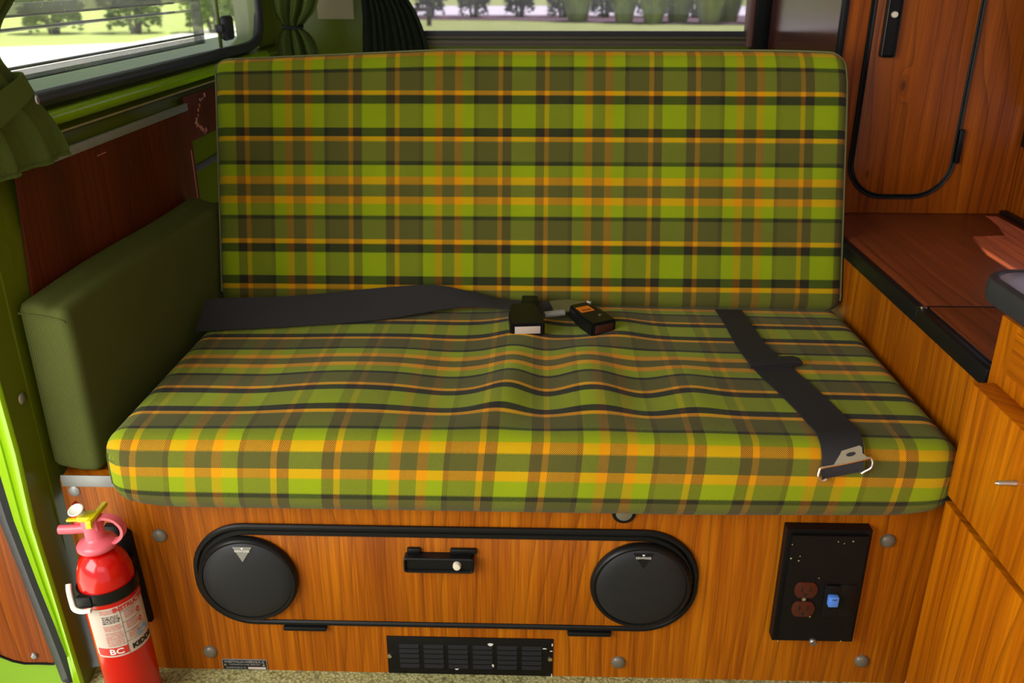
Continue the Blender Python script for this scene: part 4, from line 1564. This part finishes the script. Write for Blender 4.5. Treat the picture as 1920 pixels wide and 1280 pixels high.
# ------------------------------------------------------------------ wardrobe
ward = thing('wardrobe', (0.8, 1.1, 0.557), 'tall wood wardrobe with rounded door standing on the low cabinet', 'wardrobe')
YW = 0.776
bm = new()
bx(bm, 0.606, 0.998, YW, 1.36, 0.5575, 1.35)
obj('body', bm, 'wardrobe', ward, smooth=False)
bm = new()
bx(bm, 0.6035, 0.6060, YW + 0.01, 1.36, 0.56, 1.35)
obj('side_panel', bm, 'gloss_brown', ward, smooth=False, label='glossy dark brown side')
bm = new()
bx(bm, 0.595, 0.608, YW - 0.008, YW + 0.008, 0.70, 1.35, 0.003)
obj('edge_trim', bm, 'rubber', ward, label='black corner edging')
bm = new()
dz0 = 0.594
dout = rrect(0.661, 0.861, dz0 + 0.004, 1.33, 0.07, 10)
prism(bm, [(x, YW - 0.001, z) for x, z in dout], (0, -0.005, 0), 0.0008)
wd = obj('door', bm, 'wardrobe_door', ward)
bm = new()
go = rrect(0.656, 0.866, dz0, 1.335, 0.075, 12)
sweep(bm, [(x, YW - 0.001, z) for x, z in go], [(-0.007, 0), (-0.007, 0.004), (-0.0035, 0.008), (0.0, 0.0045), (0.0035, 0.006), (0.005, 0.004), (0.005, 0)], (0, -1, 0))
obj('gasket', bm, 'rubber', wd, label='black rubber gasket')
pull_handle(wd, 0.6915, 0.932, YW - 0.006, 0.112, 0.0275, vert=True, knob=0.024)
for hz in (0.700, 1.2):
    bm = new()
    bx(bm, 0.866, 0.877, YW - 0.012, YW, hz - 0.035, hz + 0.035, 0.003)
    obj('hinge', bm, 'black', wd, label='black hinge barrel')

# ------------------------------------------------------------------ kitchen cabinet
kit = thing('kitchen_cabinet', (0.8, -0.5, 0), 'orange-brown wood kitchen cabinet with black-edged grey worktop', 'cabinet')
KY = -1.25
bm = new()
bx(bm, 0.5905, 0.999, KY, -0.0315, 0.0, 0.632, 0.0008)
obj('body', bm, 'teak_k', kit)
bm = new()
bx(bm, 0.5885, 0.5915, KY, -0.072, 0.568, 0.624, 0.001)
obj('upper_front', bm, 'teak_y', kit, label='upper front with grain running level')
bm = new()
bx(bm, 0.561, 0.590, -0.72, -0.050, 0.3785, 0.5460, 0.0008)
dr = obj('drawer_front', bm, 'teak_k', kit)
bm = new()
bx(bm, 0.561, 0.590, -0.72, -0.050, 0.001, 0.3680, 0.0008)
obj('door', bm, 'teak_k', kit)
bm = new()
bx(bm, 0.572, 0.590, -0.72, -0.048, 0.3680, 0.3785)
obj('gap_rail', bm, 'gap', kit)
bm = new()
o = Vector((0.561, -0.193, 0.4845))
lathe(bm, [(0.0022, 0.0), (0.0022, 0.0225), (0.0012, 0.025), (0, 0.0258)], o, (-1, 0, 0), 12)
for k in range(13):
    lathe(bm, [(0.0021, 0.0012 + k * 0.0017), (0.0031, 0.0019 + k * 0.0017), (0.0021, 0.0026 + k * 0.0017)], o, (-1, 0.0, 0), 12)
obj('knob_screw', bm, 'chrome', dr, label='bare threaded screw where a knob is missing')
# worktop
bm = new()
WX, WY, WR, WZ0, WZ1 = 0.5955, 0.066, 0.050, 0.631, 0.6605
co = [(WX, KY), (WX, WY - WR)] + [(WX + WR - WR * math.cos(a), WY - WR + WR * math.sin(a)) for a in [PI / 2 * i / 12 for i in range(1, 13)]] + [(0.999, WY), (0.999, KY)]
prism(bm, [(min(x + 0.008, 0.999), y - (0.008 if y > WY - WR else 0), WZ0 + 0.002) for x, y in co], (0, 0, WZ1 - WZ0 - 0.002), 0.0004)
wt = obj('worktop', bm, 'laminate', kit, label='pale grey-lilac worktop')
bm = new()
edge = [(x, y, WZ0) for x, y in co[:-1]]
H_ = WZ1 - WZ0
sweep(bm, edge, [(0.012, 0), (0.001, 0.0), (-0.0015, 0.006), (-0.0015, H_ - 0.006), (0.0005, H_), (0.003, H_ + 0.0015), (0.010, H_ + 0.0022), (0.012, H_ + 0.0005)], (0, 0, 1), closed=False)
obj('worktop_edge', bm, 'rubber_soft', kit, label='scuffed black rubber edge')

# ------------------------------------------------------------------ curtains
def curtain_cloth(stations, nf, axis_pt, hem=True, steps=96):
    """stations: (z, from, to, fold depth); axis_pt(s, off, z) gives the point"""
    bm = new()
    rows = []
    for (z, a, b, amp, sag) in stations:
        row = []
        for i in range(steps + 1):
            k = i / steps
            s = a + (b - a) * k
            ph = k * nf * 2 * PI
            off = amp * (math.sin(ph) + 0.35 * math.sin(2.3 * ph + 1.0))
            zz = z + sag * (math.sin(k * PI) * -1) + 0.2 * amp * math.cos(ph)
            row.append(axis_pt(s, off, zz))
        rows.append(row)
    grid(bm, rows)
    return bm


def smooth_stations(st, n=5):
    out = []
    pts = [Vector(s[:3]) for s in st]
    ex = [Vector((s[3], s[4], 0)) for s in st]
    for p, e in zip(catmull(pts, n), catmull(ex, n)):
        out.append((p.x, p.y, p.z, e.x, e.y))
    return out


cA = thing('curtain', (-0.68, 0.05, 0.79), 'green curtain tied back beside the near end of the side window', 'curtain')
ap = lambda s, off, z: (-0.672 + off, s, z)
st = smooth_stations([(0.790, -0.10, 0.166, 0.0065, 0.0), (0.797, -0.10, 0.168, 0.0070, 0.0), (0.815, -0.10, 0.160, 0.0070, 0.0), (0.845, -0.10, 0.138, 0.006, 0.0), (0.885, -0.10, 0.094, 0.004, 0.0)])
bm = curtain_cloth(st, 3.0, ap)
lower = obj('lower_skirt', bm, 'curtain', cA, angle=180)
bm = new()
hp_ = [(-0.672 + 0.0065 * (math.sin(k / 60 * 6 * PI) + 0.35 * math.sin(2.3 * k / 60 * 6 * PI + 1.0)) + 0.0012, -0.10 + 0.266 * k / 60, 0.7915) for k in range(61)]
tube(bm, hp_, 0.0026, 6)
obj('hem', bm, 'curtain', lower, label='frayed hem roll')
st = smooth_stations([(0.885, -0.10, 0.092, 0.004, 0), (0.905, -0.12, 0.072, 0.004, 0), (0.931, -0.13, 0.046, 0.005, 0), (0.950, -0.13, 0.050, 0.006, 0), (0.971, -0.12, 0.064, 0.007, 0), (0.998, -0.12, 0.105, 0.008, 0), (1.06, -0.14, 0.20, 0.010, 0), (1.22, -0.2, 0.30, 0.012, 0)])
bm = curtain_cloth(st, 4.0, ap)
obj('drape', bm, 'curtain', cA, angle=180)
bm = new()
ribbon(bm, [(-0.655, -0.11, 0.835), (-0.6555, -0.04, 0.848), (-0.657, 0.02, 0.864), (-0.660, 0.075, 0.880), (-0.672, 0.104, 0.886), (-0.692, 0.100, 0.888)],
       [(-0.655, -0.11, 0.876), (-0.6555, -0.04, 0.888), (-0.657, 0.02, 0.900), (-0.660, 0.062, 0.909), (-0.672, 0.086, 0.911), (-0.690, 0.082, 0.911)], 0.002)
tb = obj('tie_back', bm, 'curtain', cA, label='folded green tie-back')
bm = new()
lathe(bm, [(0.0055, 0), (0.0055, 0.002), (0.003, 0.0028), (0.0015, 0.001), (0, 0.001)], (-0.657, 0.083, 0.877), (0.8, -0.6, 0.1), 14, sx=0.5, sy=1.2)
obj('snap', bm, 'steel', tb, label='metal snap fastener')

cB = thing('curtain', (-0.61, 1.24, 0.84), 'green curtain cinched by a black tie in the rear corner of the side window', 'curtain')
apb = lambda s, off, z: (s, 1.245 + off * 1.6, z)
st = smooth_stations([(0.78, -0.660, -0.550, 0.010, 0.004), (0.85, -0.662, -0.556, 0.011, 0), (0.885, -0.655, -0.572, 0.010, 0), (0.905, -0.637, -0.597, 0.006, 0)])
bm = curtain_cloth(st, 3.5, apb, steps=60)
obj('lower_skirt', bm, 'curtain', cB, angle=180)
st = smooth_stations([(0.905, -0.637, -0.597, 0.006, 0), (0.925, -0.655, -0.578, 0.009, 0), (0.96, -0.664, -0.552, 0.010, 0), (1.10, -0.67, -0.50, 0.012, 0)])
bm = curtain_cloth(st, 3.5, apb, steps=60)
obj('drape', bm, 'curtain', cB, angle=180)
bm = new()
tube(bm, [(-0.617 + 0.024 * math.cos(a), 1.245 + 0.016 * math.sin(a), 0.906 + 0.002 * math.sin(a)) for a in [i * PI / 10 for i in range(20)]], 0.0042, 8, closed=True)
obj('tie_back', bm, 'rubber', cB, label='black tie')

cC = thing('curtain', (-0.36, 1.38, 0.84), 'dark pleated curtain hanging at the rear window', 'curtain')
apc = lambda s, off, z: (s, 1.40 + off, z)
st = smooth_stations([(0.80, -0.475, -0.285, 0.008, 0), (0.87, -0.472, -0.300, 0.008, 0), (0.93, -0.468, -0.322, 0.008, 0), (1.0, -0.47, -0.355, 0.008, 0), (1.2, -0.47, -0.39, 0.008, 0)])
bm = curtain_cloth(st, 9, apc, steps=120)
obj('cloth', bm, 'curtain_d', cC, angle=180)

# ------------------------------------------------------------------ outside
GZ = -0.5
bm = new()
bx(bm, -60, 60, 2.0, 90, GZ - 0.2, GZ)
bx(bm, -60, -1.2, -20, 2.0, GZ - 0.2, GZ)
struct('ground', bm, 'grass', smooth=False)
bm = new()
prism(bm, [(-1.3, 3.0, GZ), (-1.3, -12, GZ), (-40, -12, GZ), (-40, 15.5, GZ), (-12.5, 18.6, GZ), (-9.6, 20.5, GZ), (-9.9, 30.5, GZ), (-5.2, 29.0, GZ), (-4.5, 9.0, GZ)], (0, 0, 0.02))
struct('road', bm, 'asphalt', smooth=False)
bm = new()
prism(bm, [(-9, 33.0, GZ), (-1, 31.6, GZ), (1.5, 30.2, GZ), (5, 29.0, GZ), (14, 28.2, GZ), (14, 35.2, GZ), (-9, 35.2, GZ)], (0, 0, 0.03))
struct('planting_bed_ground', bm, 'mulch', smooth=False)
bm = new()
bx(bm, -9, 16, 35.6, 46.0, GZ, GZ + 0.02)
struct('far_road', bm, 'asphalt', smooth=False)
random.seed(21)


def grass_clump(x, y, h, wdt, label):
    bm = new()
    for i in range(700):
        a = random.uniform(0, 2 * PI)
        r0 = random.uniform(0, 0.22) * wdt
        lean = random.uniform(0.02, 1.0) ** 0.7 * wdt * 0.55
        hh = h * random.uniform(0.6, 1.1)
        p0 = Vector((x + math.cos(a) * r0, y + math.sin(a) * r0, GZ))
        p1 = p0 + Vector((math.cos(a) * lean * 0.35, math.sin(a) * lean * 0.35, hh * 0.65))
        p2 = p0 + Vector((math.cos(a) * lean, math.sin(a) * lean, hh * random.uniform(0.55, 1.0)))
        s = Vector((-math.sin(a), math.cos(a), 0)) * 0.014
        v = [bm.verts.new(q) for q in (p0 - s, p0 + s, p1 + s, p1 - s, p2)]
        bm.faces.new(v[:4])
        bm.faces.new((v[3], v[2], v[4]))
    return tag(obj('grass_clump', bm, 'blade', origin=(x, y, GZ), smooth=False), label, 'ornamental grass', 'grass clumps beyond the rear window')


ORD = ['leftmost', 'second from the left', 'third from the left', 'fourth from the left', 'fifth from the left', 'sixth from the left', 'seventh from the left', 'rightmost']
for i, (x, y, h, wd_) in enumerate([(1.35, 30.8, 1.55, 1.5), (2.85, 30.0, 1.5, 1.3), (3.75, 29.6, 1.4, 1.3), (4.65, 30.2, 1.6, 1.4), (5.55, 29.5, 1.75, 1.5), (6.35, 30.4, 1.6, 1.3), (7.1, 29.4, 1.25, 1.2), (7.9, 30.2, 1.3, 1.3)]):
    grass_clump(x, y, h, wd_, 'pale green ornamental grass clump beyond the rear window, ' + ORD[i])


def shrub(x, y, h, wdt, mat, label, group, n=700, trunk=True, leaf=0.10, low=False):
    o = thing('shrub', (x, y, GZ), label, 'shrub', group)
    bm = new()
    for i in range(n):
        a, b = random.uniform(0, 2 * PI), math.acos(random.uniform(-1, 1))
        rr2 = random.uniform(0.6, 1.0)
        sb = max(0.75, math.sin(b)) if low else math.sin(b)
        c = Vector((x + math.cos(a) * sb * wdt * rr2, y + math.sin(a) * sb * wdt * rr2 * 0.8, GZ + h * (0.52 if low else 0.6) + math.cos(b) * h * (0.5 if low else 0.45) * rr2))
        d = Vector([random.uniform(-1, 1) for _ in range(3)]).normalized()
        s, t_, _ = frame_from(d)
        L = leaf * random.uniform(0.7, 1.5)
        bm.faces.new([bm.verts.new(c + s * L), bm.verts.new(c + t_ * L * 0.6), bm.verts.new(c - s * L), bm.verts.new(c - t_ * L * 0.6)])
    obj('foliage', bm, mat, o, smooth=False)
    bm = new()
    for k in range(5):
        a = k * 1.3
        tube(bm, [(x + 0.1 * math.cos(a), y + 0.1 * math.sin(a), GZ), (x + 0.3 * wdt * math.cos(a), y + 0.2 * math.sin(a), GZ + h * 0.35), (x + 0.6 * wdt * math.cos(a), y + 0.3 * math.sin(a), GZ + h * 0.7)], [0.05, 0.04, 0.02], 6)
    obj('stem', bm, 'bark', o)
    return o


for i in range(8):
    shrub(-5.6 + 1.62 * i + random.uniform(-.06, .06), 33.6 + random.uniform(-.3, .3), 2.3 + random.uniform(-.1, .4), 0.74, 'leaf_d', 'dull purplish shrub with bare stems beyond the rear window, ' + ORD[i], 'shrub row beyond the rear window', n=1500, leaf=0.07, low=True)
for i in range(6):
    shrub(-19.5 + 2.1 * i, 22.6 + 0.42 * i + random.uniform(-.2, .2), 2.3 + random.uniform(-.3, .5), 1.0, 'leaf', 'green shrub across the road beyond the side window, ' + (ORD[:5] + ['rightmost'])[i], 'shrubs beyond the side window', leaf=0.09, low=True, n=1500)
bm = new()
bx(bm, -3.50, -3.36, 28.2, 28.34, GZ, GZ + 0.55, 0.01)
bx(bm, -4.3, -3.36, 28.24, 28.30, GZ + 0.42, GZ + 0.55, 0.01)
tag(obj('fence_post', bm, 'bark', origin=(-3.43, 28.3, GZ)), 'low grey post with a rail on the lawn beyond the rear window', 'post')
